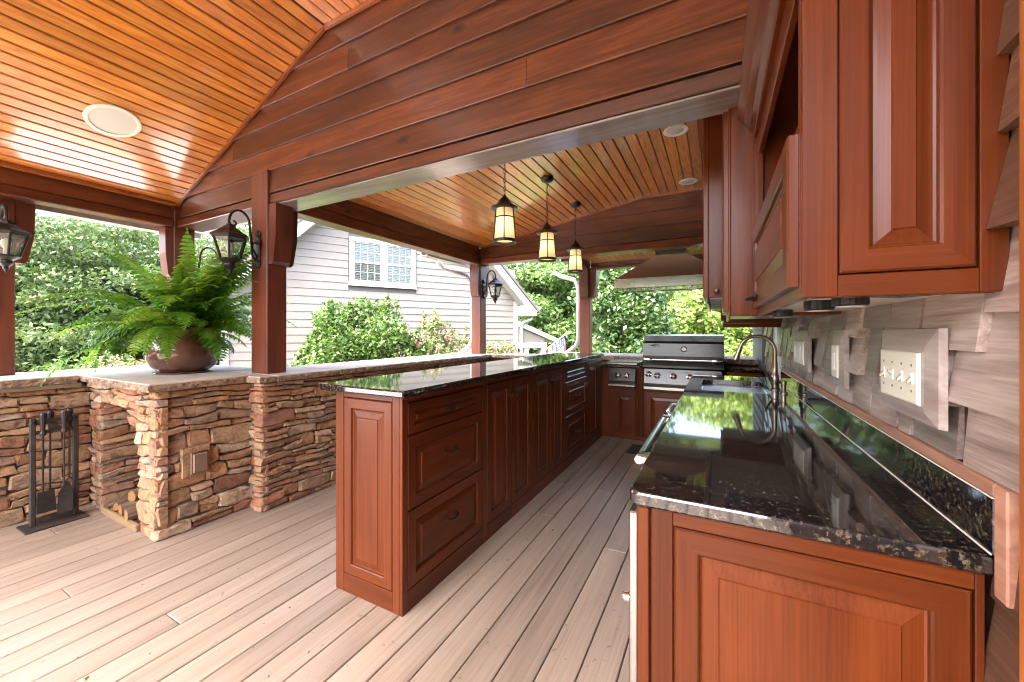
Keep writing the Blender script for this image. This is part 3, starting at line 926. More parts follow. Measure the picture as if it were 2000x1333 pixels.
def ubox(o, U, V, W, u0, u1, v0, v1, w0, w1, b=.0015):
    o, U, V, W = map(Vector, (o, U, V, W))
    q = MB().box(u0, u1, v0, v1, w0, w1, b)
    flip = U.cross(V).dot(W) < 0
    q.v = [tuple(o + U * a + V * c + W * d) for a, c, d in q.v]
    if flip: q.f = [f[::-1] for f in q.f]
    return q
def face_frame(parent, o, U, V, W, w, h, cols, gv, gh, t=.0195, gap=.0032):
    """cols: list of (u0, u1, [(v0, v1), ...]) openings that get inset fronts"""
    edges = [0] + [x for c in cols for x in (c[0] - gap, c[1] + gap)] + [w]
    for i in range(0, len(edges), 2):
        if edges[i + 1] - edges[i] > .004:
            ubox(o, U, V, W, edges[i] + .0002, edges[i + 1] - .0002, 0.001, h, .0004, t).build('stile', M['mah' + gv], parent)
    for u0, u1, vs in cols:
        ve = [0] + [x for c in vs for x in (c[0] - gap, c[1] + gap)] + [h]
        for i in range(0, len(ve), 2):
            if ve[i + 1] - ve[i] > .004:
                ubox(o, U, V, W, u0 - gap + .0003, u1 + gap - .0003, ve[i] + .001, ve[i + 1] - .0002, .0004, t - .0003).build('rail', M['mah' + gh], parent)
# bail pull, authored at origin: length along Y, out along +X
def make_pull():
    q = MB()
    pts = []
    for i in range(13):
        a = i / 12
        pts.append((.006 + .024 * math.sin(PI * a) ** .6, -.05 + .1 * a, -.004 * math.sin(PI * a)))
    q.tube(pts, [.0052 + .0012 * math.cos(9 * i) for i in range(13)], 7)
    q.lathe([(.009, -.002), (.011, .004), (.006, .008)], 8, (0, -.05, 0), 0, 0)
    q.lathe([(.009, -.002), (.011, .004), (.006, .008)], 8, (0, .05, 0), 0, 0)
    return q
def make_knob():
    return MB().lathe([(.008, 0), (.006, .008), (.005, .016), (.012, .022), (.014, .029), (.011, .035), (.003, .037)], 12, (0, 0, 0), 0, 0)
PULL = make_pull(); KNOB = make_knob()
def hardware(base, parent, pos, ry=0.0, rz=0.0, name='handle'):
    q = MB(); mt = Matrix.Rotation(rz, 3, 'Z')
    q.v = [tuple(mt @ Vector(p) + Vector(pos)) for p in base.v]; q.f = [list(f) for f in base.f]; q.m = list(base.m)
    return q.build(name, M['bronze'], parent, smooth=True)

IX, IXB, IY0, IY1, IZ = -1.315, -1.755, 1.385, 4.90, 1.033
isl = thing('bar_cabinet', ((IX + IXB) / 2, 3.1, 0), 'long red mahogany bar cabinet with black granite top', 'cabinet')
MB().box(IXB, IX, IY0, IY1, 0.001, IZ, .004).build('carcass', M['mahY'], isl)
U, V, W = (0, 1, 0), (0, 0, 1), (1, 0, 0)
dz1 = [(.104, .474), (.480, .832), (.838, .992)]; dz2 = [(.10, .50), (.508, .838), (.845, .992)]; dd = [(.100, .993)]
cols = [(1.402, 2.066, dz1), (2.121, 2.448, dd), (2.4545, 2.79, dd), (2.831, 3.181, dd), (3.1875, 3.522, dd), (3.579, 4.259, dz2), (4.316, 4.706, dd)]
y0f = IY0 - .020
face_frame(isl, (IX, y0f, 0), U, V, W, 4.90 - y0f, IZ - .003, [(a - y0f, b - y0f, c) for a, b, c in cols], 'Z', 'Y')
face_frame(isl, (IXB, IY0, 0), (1, 0, 0), V, (0, -1, 0), IX - IXB - .0005, IZ - .003, [(.062, .393, [(.100, .995)])], 'Z', 'X')
U, V, W = (0, 1, 0), (0, 0, 1), (1, 0, 0)
FX = IX + .0008
for z0, z1 in ((.838, .992), (.480, .832), (.104, .474)):
    d = front(isl, 'drawer', (FX, 1.402, z0), U, V, W, .664, z1 - z0, 'Y', .045 if z1 - z0 < .2 else .058)
    hardware(PULL, d, (FX + .02, 1.735, (z0 + z1) / 2 + (.0 if z1 - z0 < .2 else .03)))
for i, (a, b) in enumerate(((2.121, 2.448), (2.4545, 2.79), (2.831, 3.181), (3.1875, 3.522))):
    d = front(isl, 'door', (FX, a, .100), U, V, W, b - a, .893, 'Z', .06)
    hardware(KNOB, d, (FX + .019, (b - .03) if i % 2 == 0 else (a + .03), .885), name='knob')
for z0, z1 in ((.845, .992), (.508, .838), (.10, .50)):
    d = front(isl, 'drawer', (FX, 3.579, z0), U, V, W, .68, z1 - z0, 'Y', .045 if z1 - z0 < .2 else .058)
    hardware(PULL, d, (FX + .02, 3.92, (z0 + z1) / 2))
front(isl, 'door', (FX, 4.316, .10), U, V, W, .39, .893, 'Z', .06)
d = front(isl, 'end_panel', (IXB + .062, IY0 - .0008, .100), (1, 0, 0), V, (0, -1, 0), .331, .895, 'Z', .052)
# trim under the counter
MB().box(IX + .0205, IX + .034, IY0 - .018, 4.7, IZ - .020, IZ - .001, .005).build('counter_trim', M['mahY'], isl)
ct = MB().box(IXB - .045, -1.228, 1.30, 4.76, IZ + .001, 1.067, .007)
ct.build('countertop', M['granite'], isl)

# grill run (faces -Y)
GF = 4.95
gr = thing('grill_cabinet', (-.5, 5.2, 0), 'mahogany cabinet run across the end holding the steel grill', 'cabinet')
MB().box(-1.31, -.845, GF + .004, 5.41, .002, .888, .003).build('carcass', M['mahX'], gr)
MB().box(-.84, .10, GF + .004, 5.41, .002, .64, .003).build('carcass', M['mahX'], gr)
MB().box(.105, .435, GF + .004, 5.41, .002, .888, .003).build('carcass', M['mahX'], gr)
XU = (1, 0, 0); YD = (0, -1, 0)
d = front(gr, 'door', (-1.135, GF + .003, .08), XU, V, YD, .25, .50, 'Z', .055)
q = MB().lathe([(.007, 0), (.006, .01), (.012, .02), (.010, .026), (.002, .028)], 10, (0, 0, 0), 0, 0)
hardware(q, d, (-1.115, GF - .018, .46), rz=-PI / 2, name='knob')
d = front(gr, 'door', (-.765, GF + .003, .08), XU, V, YD, .50, .53, 'Z', .062)
d = front(gr, 'door', (-.255, GF + .003, .08), XU, V, YD, .34, .53, 'Z', .062)
front(gr, 'drawer', (.12, GF + .003, .70), XU, V, YD, .30, .16, 'X', .04)
for px in (-.875, -.855, -.835, -.815, -.795):     # fluted pilaster
    MB().box(px - .0085, px + .0085, GF - .016, GF + .003, .05, .90, .005).build('flute', M['mahZ'], gr)
MB().box(-.90, -.77, GF - .012, GF + .002, .01, .049, .003).build('pilaster_base', M['mahX'], gr)
MB().box(-1.313, -1.15, GF - .008, GF + .003, .01, .886, .004).build('corner_filler', M['mahZ'], gr)
MB().box(-1.35, -.825, 4.915, 5.418, .890, .925, .006).build('countertop', M['granite'], gr)
MB().box(.10, .436, 4.915, 5.418, .890, .925, .006).build('countertop', M['granite'], gr)

# side burner
sb = thing('side_burner', (-1.02, 4.9, .7), 'small steel side burner with two knobs beside the grill', 'burner')
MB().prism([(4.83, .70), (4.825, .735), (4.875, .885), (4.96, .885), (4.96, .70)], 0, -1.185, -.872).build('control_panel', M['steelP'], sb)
MB().box(-1.19, -.865, 4.80, 4.948, .668, .697, .006).build('drip_rail', M['steel'], sb)
MB().box(-1.22, -.84, 4.84, 5.36, .926, .962, .008).build('burner_lid', M['steel'], sb)
kn = MB().lathe([(.034, -.004), (.036, .004), (.026, .010), (.023, .034), (.019, .038), (.002, .039)], 16, (0, 0, 0), 0, 1)
kn.box(-.005, .005, .036, .046, -.022, .022, .002)
def steel_knob(parent, x, y, z):
    q = MB(); rot = Matrix.Rotation(PI, 3, 'Z') ; til = Matrix.Rotation(math.radians(-18), 3, 'X')
    q.v = [tuple(til @ (rot @ Vector(p)) + Vector((x, y, z))) for p in kn.v]; q.f = [list(f) for f in kn.f]; q.m = list(kn.m)
    k = q.build('knob', M['chrome'], parent, smooth=True)
    return k
for x in (-1.075, -.965): steel_knob(sb, x, 4.838, .80)

# gas grill
gg = thing('gas_grill', (-.355, 5.1, .66), 'built-in stainless gas grill with closed hood lid', 'grill')
lx0, lx1 = -.785, .072
prof = [(4.86, .90), (4.835, .915), (4.835, .94), (4.86, 1.00), (4.875, 1.05), (4.89, 1.195), (4.905, 1.2215), (5.345, 1.2215), (5.36, .93), (5.36, .90)]
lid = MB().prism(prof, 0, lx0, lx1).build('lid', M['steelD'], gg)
MB().prism([(4.9052, 1.222), (5.02, 1.285), (5.25, 1.30), (5.34, 1.25), (5.345, 1.222)], 0, lx0 + .001, lx1 - .001).build('lid_top', M['steel'], lid)  # same lid in lighter steel: sky reflection put into the colour
q = MB(); q.tube([(lx0 + .05, 4.80, 1.01), (lx1 - .05, 4.80, 1.01)], .0125, 12); q.build('handle', M['chrome'], lid, smooth=True)
for x in (lx0 + .07, lx1 - .07):
    q = MB(); q.lathe([(.012, -.055), (.024, -.045), (.028, -.01), (.026, .03), (.014, .055), (.002, .058)], 12, (x, 4.806, 1.01), 0, 0); q.box(x - .018, x + .018, 4.81, 4.868, .996, 1.024, .006)
    q.build('handle_end', M['chrome'], lid, smooth=True)
q = MB().lathe([(.033, .0), (.033, .014), (.027, .02), (.024, .018), (.002, .018)], 20, (-.337, 4.879, 1.135), 0, 1)
q.v = [(x, 4.879 - (y - 4.879), z) for x, y, z in q.v]; q.f = [f[::-1] for f in q.f]
q.build('thermometer', M['chrome'], lid, smooth=True)
MB().lathe([(.021, 0), (.021, .0015)], 18, (-.337, 4.8585, 1.135), 0, 1).build('dial', M['white'], lid)
# small oval badge with raised script-like strokes
bd = MB().lathe([(1, 0), (1, 1)], 28, (0, 0, 0), 0, 1)
bd.v = [(x * .055 - .655 + z * .010, 4.8805 - y * .003, z * .0135 + 1.172) for x, y, z in bd.v]
badge = bd.build('badge', M['blackplastic'], lid)
bs = MB()
ring_ = [(-.655 + .055 * math.cos(a) + .010 * math.sin(a), 4.8765, 1.172 + .0135 * math.sin(a)) for a in np.linspace(0, 2 * PI, 30)]
bs.tube(ring_, .0018, 5)
bs.tube([(-.655 + .022 * math.cos(a) - .022, 4.8765, 1.1715 + .010 * math.sin(a)) for a in np.linspace(1.0, 5.2, 12)], .002, 5)
for i in range(8):
    x = -.645 + i * .0065
    bs.tube([(x, 4.8765, 1.167), (x + .003, 4.8765, 1.1775 if i in (0, 4) else 1.1745)], .0014, 4)
bs.build('badge_script', M['chrome'], lid)
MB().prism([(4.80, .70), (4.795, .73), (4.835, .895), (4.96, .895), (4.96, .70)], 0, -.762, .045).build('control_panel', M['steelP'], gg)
for x in (-.715, -.615, -.44, -.265, -.165, -.075): steel_knob(gg, x, 4.808, .822 if x not in (-.715,) else .835)
q = MB()
for i in range(48):
    x = -.74 + i * .016
    q.box(x, x + .009, 4.7905, 4.8, .712, .726)
q.build('vent_slots', M['blackplastic'], gg)
MB().box(-.77, .05, 4.782, 4.955, .655, .697, .007).build('drip_tray', M['steel'], gg)
q = MB()
for x in (-.50, -.325, -.20, -.02):
    for i in range(5): q.box(x + i * .011, x + i * .011 + .007, 4.816 - .0, 4.8205, .868, .874)
q.build('printed_marks', M['blackplastic'], gg)

# range hood
hd = thing('range_hood', (-.51, 5.3, 1.886), 'stainless canopy range hood hanging above the grill', 'hood')
hx0, hx1, hy0, hy1 = -1.155, .135, 5.0, 5.66
q = MB()
q.loft([[(hx0, hy0, 1.886), (hx1, hy0, 1.886), (hx1, hy1, 1.886), (hx0, hy1, 1.886)], [(hx0, hy0, 2.0), (hx1, hy0, 2.0), (hx1, hy1, 2.0), (hx0, hy1, 2.0)]], cap=False)
q.build('canopy_rim', M['steel'], hd)
q = MB()
q.loft([[(hx0, hy0, 2.001), (hx1, hy0, 2.001), (hx1, hy1, 2.001), (hx0, hy1, 2.001)], [(-.69, hy0 + .22, 2.30), (-.33, hy0 + .22, 2.30), (-.33, hy1 - .03, 2.30), (-.69, hy1 - .03, 2.30)]], cap=False)
q.build('canopy', M['hood'], hd)
MB().box(-.69, -.33, hy0 + .22, hy1 - .03, 2.301, 2.404).build('chimney', M['steelV'], hd)
MB().box(hx0 + .04, hx1 - .04, hy0 + .04, hy1 - .02, 1.915, 1.925).build('underside', M['steel'], hd)
for i, x in enumerate((-.98, -.51, -.04)):
    MB().box(x - .20, x + .20, hy0 + .16, hy1 - .10, 1.898, 1.912, .006).build('filter', M['chrome'], hd)
q = MB().box(-.72, -.18, hy0 + .045, hy0 + .15, 1.886, 1.912, .01); q.build('light_strip', M['whiteplastic'], hd)
q = MB()
for i in range(5): q.lathe([(.012, 0), (.012, .006)], 10, (-.64 + i * .095, hy0 + .10, 1.879))
q.build('switch', M['blackplastic'], hd)

# ------------------------------------------------------------------ sink run (along X = wall)
SW = .438
sk = thing('sink_cabinet', (.1, 2.4, 0), 'mahogany counter run with sink along the shingle wall', 'cabinet')
MB().box(-.178, SW - .004, 1.046, 4.08, .002, .893, .004).build('carcass', M['mahX'], sk)
MB().box(-.1785, -.150, 1.020, 1.045, .002, .890, .003).build('corner_stile', M['mahZ'], sk)
face_frame(sk, (-.146, 1.0455, 0), XU, V, YD, .578, .892, [(.054, .562, [(.10, .852)])], 'Z', 'X')
front(sk, 'end_panel', (-.092, 1.0455, .10), XU, V, YD, .508, .752, 'Z', .055, .020)
# granite top with a hole for the sink
sx0, sx1, sy0, sy1 = -.10, .315, 2.98, 3.68
cz0, cz1 = .895, .93
q = MB()
outer = []
def arc(cx, cy, r, a0, a1, n=7): return [(cx + r * math.cos(a0 + (a1 - a0) * i / n), cy + r * math.sin(a0 + (a1 - a0) * i / n)) for i in range(n + 1)]
ox0, ox1, oy0, oy1 = -.20, SW - .003, 1.008, 4.08
rect = arc(ox0 + .03, oy0 + .03, .03, PI, 1.5 * PI) + [(ox1, oy0), (ox1, sy0 - .08), (ox0, sy0 - .08)]
def slab(poly, ins=.006):
    c = (sum(p[0] for p in poly) / len(poly), sum(p[1] for p in poly) / len(poly))
    def inn(k):
        out = []
        for (x, y) in poly:
            out.append((x + (k if x < c[0] else -k), y + (k if y < c[1] else 0)))
        return out
    def at(ps, z): return [(x, y, z) for x, y in ps]
    return [at(inn(.004), cz0), at(poly, cz0 + .005), at(poly, cz1 - .007), at(inn(.002), cz1 - .002), at(inn(.006), cz1)]
q.loft(slab(rect))
# ring around sink
rr = .07
hole = arc(sx0 + rr, sy0 + rr, rr, PI, 1.5 * PI) + arc(sx1 - rr, sy0 + rr, rr, 1.5 * PI, 2 * PI) + arc(sx1 - rr, sy1 - rr, rr, 0, .5 * PI) + arc(sx0 + rr, sy1 - rr, rr, .5 * PI, PI)
def toouter(x, y):
    cx, cy = (sx0 + sx1) / 2, (sy0 + sy1) / 2
    X0, X1, Y0_, Y1_ = ox0, ox1, sy0 - .08, 4.08
    dx, dy = x - cx, y - cy
    t = min(((X1 - cx) / dx if dx > 0 else (X0 - cx) / dx if dx < 0 else 1e9), ((Y1_ - cy) / dy if dy > 0 else (Y0_ - cy) / dy if dy < 0 else 1e9))
    return (cx + dx * t, cy + dy * t)
cyc = [(sx0, (sy0 + sy1) / 2)]
hp = []
for i, p in enumerate(hole):
    hp.append(p)
oh = [toouter(*p) for p in hp]
# snap the outer corners
for cxy in ((ox0, sy0 - .08), (ox1, sy0 - .08), (ox1, 4.08), (ox0, 4.08)):
    k = min(range(len(oh)), key=lambda i: (oh[i][0] - cxy[0]) ** 2 + (oh[i][1] - cxy[1]) ** 2); oh[k] = cxy
q.loft([[(x, y, cz0) for x, y in oh], [(x, y, cz1) for x, y in oh], [(x, y, cz1) for x, y in hp], [(x, y, cz0) for x, y in hp]], cap=False)
q.build('countertop', M['granite'], sk)
MB().box(SW - .0025, SW + .012, 1.012, 3.62, .931, 1.032, .002).build('backsplash', M['granite'], sk)
MB().box(SW - .0055, SW - .0028, 1.014, 3.6, .9303, .9345, .001).build('caulk_bead', M['whiteplastic'], sk)
MB().box(SW - .0032, SW - .0002, 1.013, 3.6, 1.0315, 1.0342, .0008).build('caulk_bead', M['whiteplastic'], sk)
bt = MB().box(SW - .002, SW + .016, 1.012, 3.62, 1.0335, 1.060, .003); bt.build('backsplash_trim', M['cedartrim'], sk)
MB().box(SW - .004, SW + .016, .972, 1.008, .862, 1.060, .003).build('backsplash_trim', M['cedartrim'], sk)

# steel appliances below the counter
fr = thing('undercounter_fridge', (-.2, 1.7, .1), 'steel undercounter appliance with long bar handle below the granite counter', 'fridge')
MB().box(-.203, -.1795, 1.038, 2.44, .10, .865, .004).build('door', M['steelV'], fr)
MB().box(-.213, -.1795, 1.50, 2.44, .868, .888, .003).build('top_rail', M['steel'], fr)
q = MB(); q.tube([(-.262, 1.53, .845), (-.262, 2.36, .845)], .016, 12); q.build('handle', M['steel'], fr, smooth=True)
for y in (1.56, 2.33):
    MB().box(-.275, -.204, y - .028, y + .028, .826, .864, .008).build('handle_bracket', M['steel'], fr)
q = MB().lathe([(.013, 0), (.013, .022), (.009, .027), (.001, .028)], 12, (0, 0, 0), 0, 0)
q.v = [(-.204 - x, 1.10 + y, .60 + z) for x, y, z in q.v]; q.f = [f[::-1] for f in q.f]; q.build('lock', M['chrome'], fr, smooth=True)
dw = thing('dishwasher', (-.2, 2.8, .1), 'second steel appliance front with curved handle nearer the sink', 'appliance')
MB().box(-.203, -.1795, 2.46, 2.95, .10, .888, .004).build('door', M['steelV'], dw)
q = MB(); q.tube([(-.205, 2.52, .82), (-.25, 2.53, .83), (-.268, 2.57, .835), (-.268, 2.83, .835), (-.25, 2.87, .83), (-.205, 2.88, .82)], .014, 10); q.build('handle', M['chrome'], dw, smooth=True)

# sink bowl
sn = thing('sink', ((sx0 + sx1) / 2, (sy0 + sy1) / 2, .74), 'undermount steel sink bowl set in the granite', 'sink')
def loopz(ins, z):
    cx, cy = (sx0 + sx1) / 2, (sy0 + sy1) / 2
    return [(cx + (x - cx) * (1 - ins), cy + (y - cy) * (1 - ins), z) for x, y in hp]
q = MB().loft([loopz(-.03, .8935), loopz(.012, .8935), loopz(.02, .885), loopz(.04, .77), loopz(.10, .745)], cap=False)
q.add(loopz(.10, .745), [list(range(len(hp)))])
q.build('bowl', M['sinksteel'], sn, smooth=True)
MB().lathe([(.04, .746), (.038, .749), (.02, .747)], 16, ((sx0 + sx1) / 2, (sy0 + sy1) / 2, 0)).build('drain', M['steel'], sn)

# faucet
fa = thing('faucet', (.357, 3.23, .93), 'bronze gooseneck pull-down kitchen faucet behind the sink', 'faucet')
fx, fy = .357, 3.23
MB().lathe([(.030, .9305), (.030, .938), (.022, .945), (.020, .99), (.024, .995), (.024, 1.03), (.017, 1.04), (.015, 1.09), (.014, 1.13)], 18, (fx, fy, 0)).build('body', M['nickel'], fa, smooth=True)
pts = [(fx, fy, 1.09), (fx, fy, 1.18)]
for i in range(17):
    a = PI * i / 16 * .93
    pts.append((fx - .106 + .106 * math.cos(a), fy, 1.195 + .106 * math.sin(a)))
q = MB(); q.tube(pts, .0125, 12); q.build('spout', M['nickel'], fa, smooth=True)
e_ = Vector(pts[-1]); dr = (Vector(pts[-1]) - Vector(pts[-2])).normalized()
q = MB(); q.tube([tuple(e_ + dr * k) for k in (-.004, .02, .05, .09, .094)], [.014, .017, .018, .024, .02], 14); q.build('spray_head', M['nickel'], fa, smooth=True)
q = MB(); q.tube([(fx - .015, fy - .01, 1.005), (fx - .035, fy - .03, 1.02), (fx - .065, fy - .065, 1.075)], [.009, .007, .006], 8); q.build('lever', M['nickel'], fa, smooth=True)
sd2 = thing('soap_dispenser', (.385, 3.06, .93), 'small soap dispenser pump beside the faucet base', 'soap dispenser')
MB().lathe([(.022, .9305), (.022, .94), (.014, .945), (.013, .985), (.016, .988), (.016, 1.01), (.004, 1.014)], 14, (.385, 3.06, 0)).build('pump', M['nickel'], sd2, smooth=True)
q = MB(); q.tube([(.385, 3.06, .996), (.36, 3.055, 1.0), (.335, 3.05, .993)], .005, 8); q.build('nozzle', M['nickel'], sd2, smooth=True)

# ------------------------------------------------------------------ shingle house wall
WX = .45
hw = thing('shingle_wall', (WX, 2.0, 1.3), 'stained cedar shingle house wall behind the counter', 'wall')
MB().box(WX + .012, WX + .18, -2.8, 3.74, -.6, 4.3).build('wall_core', M['sheath'], hw)
MB().box(WX + .012, WX + .18, 4.12, 5.3, -.6, 4.3).build('wall_core', M['sheath'], hw)
MB().box(WX + .012, WX + .18, 3.741, 4.119, -.6, .93).build('wall_core', M['sheath'], hw)
MB().box(WX + .012, WX + .18, 3.741, 4.119, 2.1, 4.3).build('wall_core', M['sheath'], hw)
def shingle_rows(zs, ya, yb, seed, thick=(.024, .042), zmin=None):
    R = random.Random(seed)
    for z in zs:
        y = ya
        while y < yb - .02:
            w = R.uniform(.10, .26)
            if yb - y - w < .06: w = yb - y
            zb = z + R.choice((0, 0, -.03, -.05, .02)) + R.uniform(-.008, .008)
            if zmin is not None: zb = max(zb, zmin)
            zt = z + .22
            t = R.uniform(*thick)
            slant = R.uniform(-.004, .004)
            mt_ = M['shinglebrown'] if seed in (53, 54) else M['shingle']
            yield_gap = R.choice((.007, .010, .018, .034))
            q = MB()
            q.loft([[(WX + .011, y, zb), (WX + .011 - t, y, zb), (WX + .011 - t, y + w - yield_gap, zb + slant), (WX + .011, y + w - yield_gap, zb + slant)],
                    [(WX + .011, y, zt), (WX + .008, y, zt), (WX + .008, y + w - yield_gap, zt), (WX + .011, y + w - yield_gap, zt)]])
            q.build('shingle', mt_, hw)
            y += w
shingle_rows([1.342], .912, 3.73, 51)
shingle_rows([1.177], .912, 3.73, 52)
shingle_rows([1.03], .912, 3.73, 56, (.013, .018), 1.0615)
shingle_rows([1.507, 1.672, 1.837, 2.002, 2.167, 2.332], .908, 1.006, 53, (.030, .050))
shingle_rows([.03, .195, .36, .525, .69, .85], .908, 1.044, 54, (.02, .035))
shingle_rows([.98, 1.14, 1.30, 1.46], 4.18, 4.75, 55)
# casing at the picture's right edge and around the window recess
MB().box(WX - .035, WX + .02, .76, .905, -.02, 3.46, .005).build('corner_board', M['casing'], hw)
MB().box(WX - .02, WX + .02, 4.085, 4.125, .93, 2.3, .004).build('window_casing', M['casing'], hw)
wf = MB()
wf.box(WX - .016, WX + .03, 3.745, 3.80, .94, 2.1, .004)
wf.box(WX - .012, WX + .03, 4.03, 4.08, .94, 2.1, .004)
wf.box(WX - .012, WX + .03, 3.801, 4.029, .94, .985, .004)
win = wf.build('window', M['white'], hw)
MB().box(WX + .012, WX + .016, 3.80, 4.03, .985, 2.1).build('pane', M['pane'], win)
sg = thing('siding_wall', (.5, 5.6, 0), 'cream lap siding of the house wall past the sink', 'wall')
MB().box(.48, .62, 5.301, 6.9, -.6, 3.0).build('wall_core', M['shadowgap'], sg)
for i in range(13):
    z = .86 + i * .125
    MB().prism([(.479, z), (.462, z), (.476, z + .123), (.479, z + .123)], 1, 5.31, 6.7).build('siding_board', M['siding'], sg)

# ------------------------------------------------------------------ switch plates
def mount(y0, y1, z0, z1, label, plate, kind):
    t = thing('switch_plate', (.43, (y0 + y1) / 2, (z0 + z1) / 2), label, 'switch')
    x = WX - .022
    a, b, c, d_2 = plate
    q = MB().loft([[(x, y0, z0), (x, y1, z0), (x, y1, z1), (x, y0, z1)], [(x - .014, y0 + .002, z0 + .002), (x - .014, y1 - .002, z0 + .002), (x - .014, y1 - .002, z1 - .002), (x - .014, y0 + .002, z1 - .002)],
                   [(x - .022, a - .012, c - .012), (x - .022, b + .012, c - .012), (x - .022, b + .012, d_2 + .012), (x - .022, a - .012, d_2 + .012)]])
    q.build('mounting_block', M['block'], t)
    pl = MB().loft([[(x - .0225, a, c), (x - .0225, b, c), (x - .0225, b, d_2), (x - .0225, a, d_2)],
                    [(x - .027, a + .001, c + .001), (x - .027, b - .001, c + .001), (x - .027, b - .001, d_2 - .001), (x - .027, a + .001, d_2 - .001)],
                    [(x - .029, a + .005, c + .005), (x - .029, b - .005, c + .005), (x - .029, b - .005, d_2 - .005), (x - .029, a + .005, d_2 - .005)]])
    p = pl.build('plate', M['whiteplastic'], t)
    n = kind
    for i in range(abs(n)):
        yc = a + (b - a) * (i + .5) / abs(n)
        zc = (c + d_2) / 2
        if n > 0:
            MB().box(x - .0305, x - .0288, yc - .006, yc + .006, zc - .013, zc + .013).build('slot', M['white'], p)
            up = (-1, -1, 1, -1)[i % 4]
            q = MB().loft([[(x - .029, yc - .005, zc - .006), (x - .029, yc + .005, zc - .006), (x - .029, yc + .005, zc + .006), (x - .029, yc - .005, zc + .006)],
                           [(x - .038, yc - .004, zc + up * .009 - .003), (x - .038, yc + .004, zc + up * .009 - .003), (x - .038, yc + .004, zc + up * .009 + .003), (x - .038, yc - .004, zc + up * .009 + .003)]])
            q.build('toggle', M['toggle'], p)
            for zz in (zc - .030, zc + .030):
                MB().lathe([(.003, 0), (.003, .001)], 8, (x - .0302, yc, zz), 0, 0).build('screw', M['nickel'], p)
        else:
            MB().box(x - .032, x - .0288, yc - .017, yc + .017, zc - .034, zc + .034, .0015).build('receptacle', M['white'], p)
    return t
mount(1.144, 1.461, 1.122, 1.339, 'wide ivory wall plate with four toggle switches', (1.200, 1.424, 1.163, 1.283), 4)
mount(1.83, 1.985, 1.122, 1.339, 'narrow single ivory outlet plate between two cedar shingles', (1.868, 1.945, 1.157, 1.28), -1)
mount(2.47, 2.86, 1.122, 1.339, 'double ivory outlet plate on the shingles near the faucet', (2.52, 2.80, 1.157, 1.28), -2)

# ------------------------------------------------------------------ wall cabinets
def crown(x, y0, y1, z, mat, parent, end0=True):
    pr = [(x, z), (x - .012, z), (x - .014, z + .02), (x - .030, z + .035), (x - .050, z + .07), (x - .062, z + .085), (x - .075, z + .10), (x - .075, z + .125), (x, z + .125)]
    return MB().prism(pr, 1, y0, y1).build('crown_moulding', mat, parent)
uc = thing('wall_cabinet', (.3, 1.5, 1.4), 'near wall cabinet with flap door, open shelf and raised panel on its end', 'cabinet')
ux, uy0, uy1, uz0, uz1 = .155, 1.009, 1.975, 1.40, 2.20
T = .018
MB().box(ux + T + .001, WX - .003, uy0, uy0 + T, uz0, uz1, .002).build('end_side', M['mahZ'], uc)
MB().box(ux + T + .001, WX - .003, uy1 - T, uy1, uz0, uz1, .002).build('far_side', M['mahZ'], uc)
MB().box(ux + T + .001, WX - .003, uy0 + T + .001, uy1 - T - .001, uz0 + .012, uz0 + .024).build('bottom', M['whiteinside'], uc)
MB().box(ux + T + .001, WX - .003, uy0 + T + .001, uy1 - T - .001, 1.762, 1.778).build('shelf', M['mahY'], uc)
MB().box(ux + T + .001, WX - .003, uy0, uy1, uz1 + .0005, uz1 + .02).build('top', M['mahY'], uc)
MB().box(WX - .012, WX - .004, uy0 + T + .001, uy1 - T - .001, uz0 + .025, uz1 - .001).build('back', M['mahY'], uc)
# face frame
for a, b, c, d2 in ((uy0, uy0 + .022, uz0, uz1), (uy1 - .045, uy1, uz0, uz1)):
    MB().box(ux, ux + T, a, b, c, d2, .002).build('stile', M['mahZ'], uc)
for c, d2 in ((uz0, uz0 + .03), (1.755, 1.778), (2.08, uz1)):
    MB().box(ux, ux + T, uy0 + .0225, uy1 - .0455, c, d2, .002).build('rail', M['mahY'], uc)
fd = front(uc, 'flap_door', (ux - .0005, uy1 - .04, uz0 + .028), (0, -1, 0), V, (-1, 0, 0), uy1 - uy0 - .058, .328, 'Y', .062)
hardware(PULL, fd, (ux - .021, 1.78, 1.462), rz=PI)
face_frame(uc, (ux + .0012, uy0 - .0003, uz0), XU, V, YD, .290, .80, [(.061, .251, [(.047, .667)])], 'Z', 'X', .0185)
front(uc, 'end_panel', (ux + .062, uy0 - .0004, 1.447), XU, V, YD, .190, .62, 'Z', .047)
crown(ux, uy0 - .02, uy1, uz1 - .03, M['mahY'], uc)

u2 = thing('wall_cabinet', (.25, 2.2, 1.4), 'narrow deeper wall cabinet between the flap cabinet and the raised one', 'cabinet')
MB().box(.054, WX - .003, 1.979, 2.418, 1.40, 2.52, .003).build('carcass', M['mahZ'], u2)
MB().box(.046, .0535, 1.979, 2.418, 1.385, 2.52, .002).build('face_frame', M['mahZ'], u2)
front(u2, 'door', (.0455, 2.40, 1.42), (0, -1, 0), V, (-1, 0, 0), .40, 1.05, 'Z', .055)
crown(.046, 1.98, 2.418, 2.50, M['mahY'], u2)
u3 = thing('wall_cabinet', (.2, 3.0, 1.5), 'tall wall cabinet hung higher, with a small knob and pale underside', 'cabinet')
MB().box(-.040, WX - .003, 2.4215, 3.50, 1.52, 2.72, .003).build('carcass', M['mahZ'], u3)
MB().box(-.034, WX - .01, 2.4395, 3.49, 1.5155, 1.5195).build('underside', M['whiteinside'], u3)
MB().box(-.048, -.0405, 2.4215, 3.50, 1.485, 2.72, .002).build('face_frame', M['mahZ'], u3)
d = front(u3, 'door', (-.0485, 3.48, 1.52), (0, -1, 0), V, (-1, 0, 0), 1.03, 1.16, 'Z', .06)
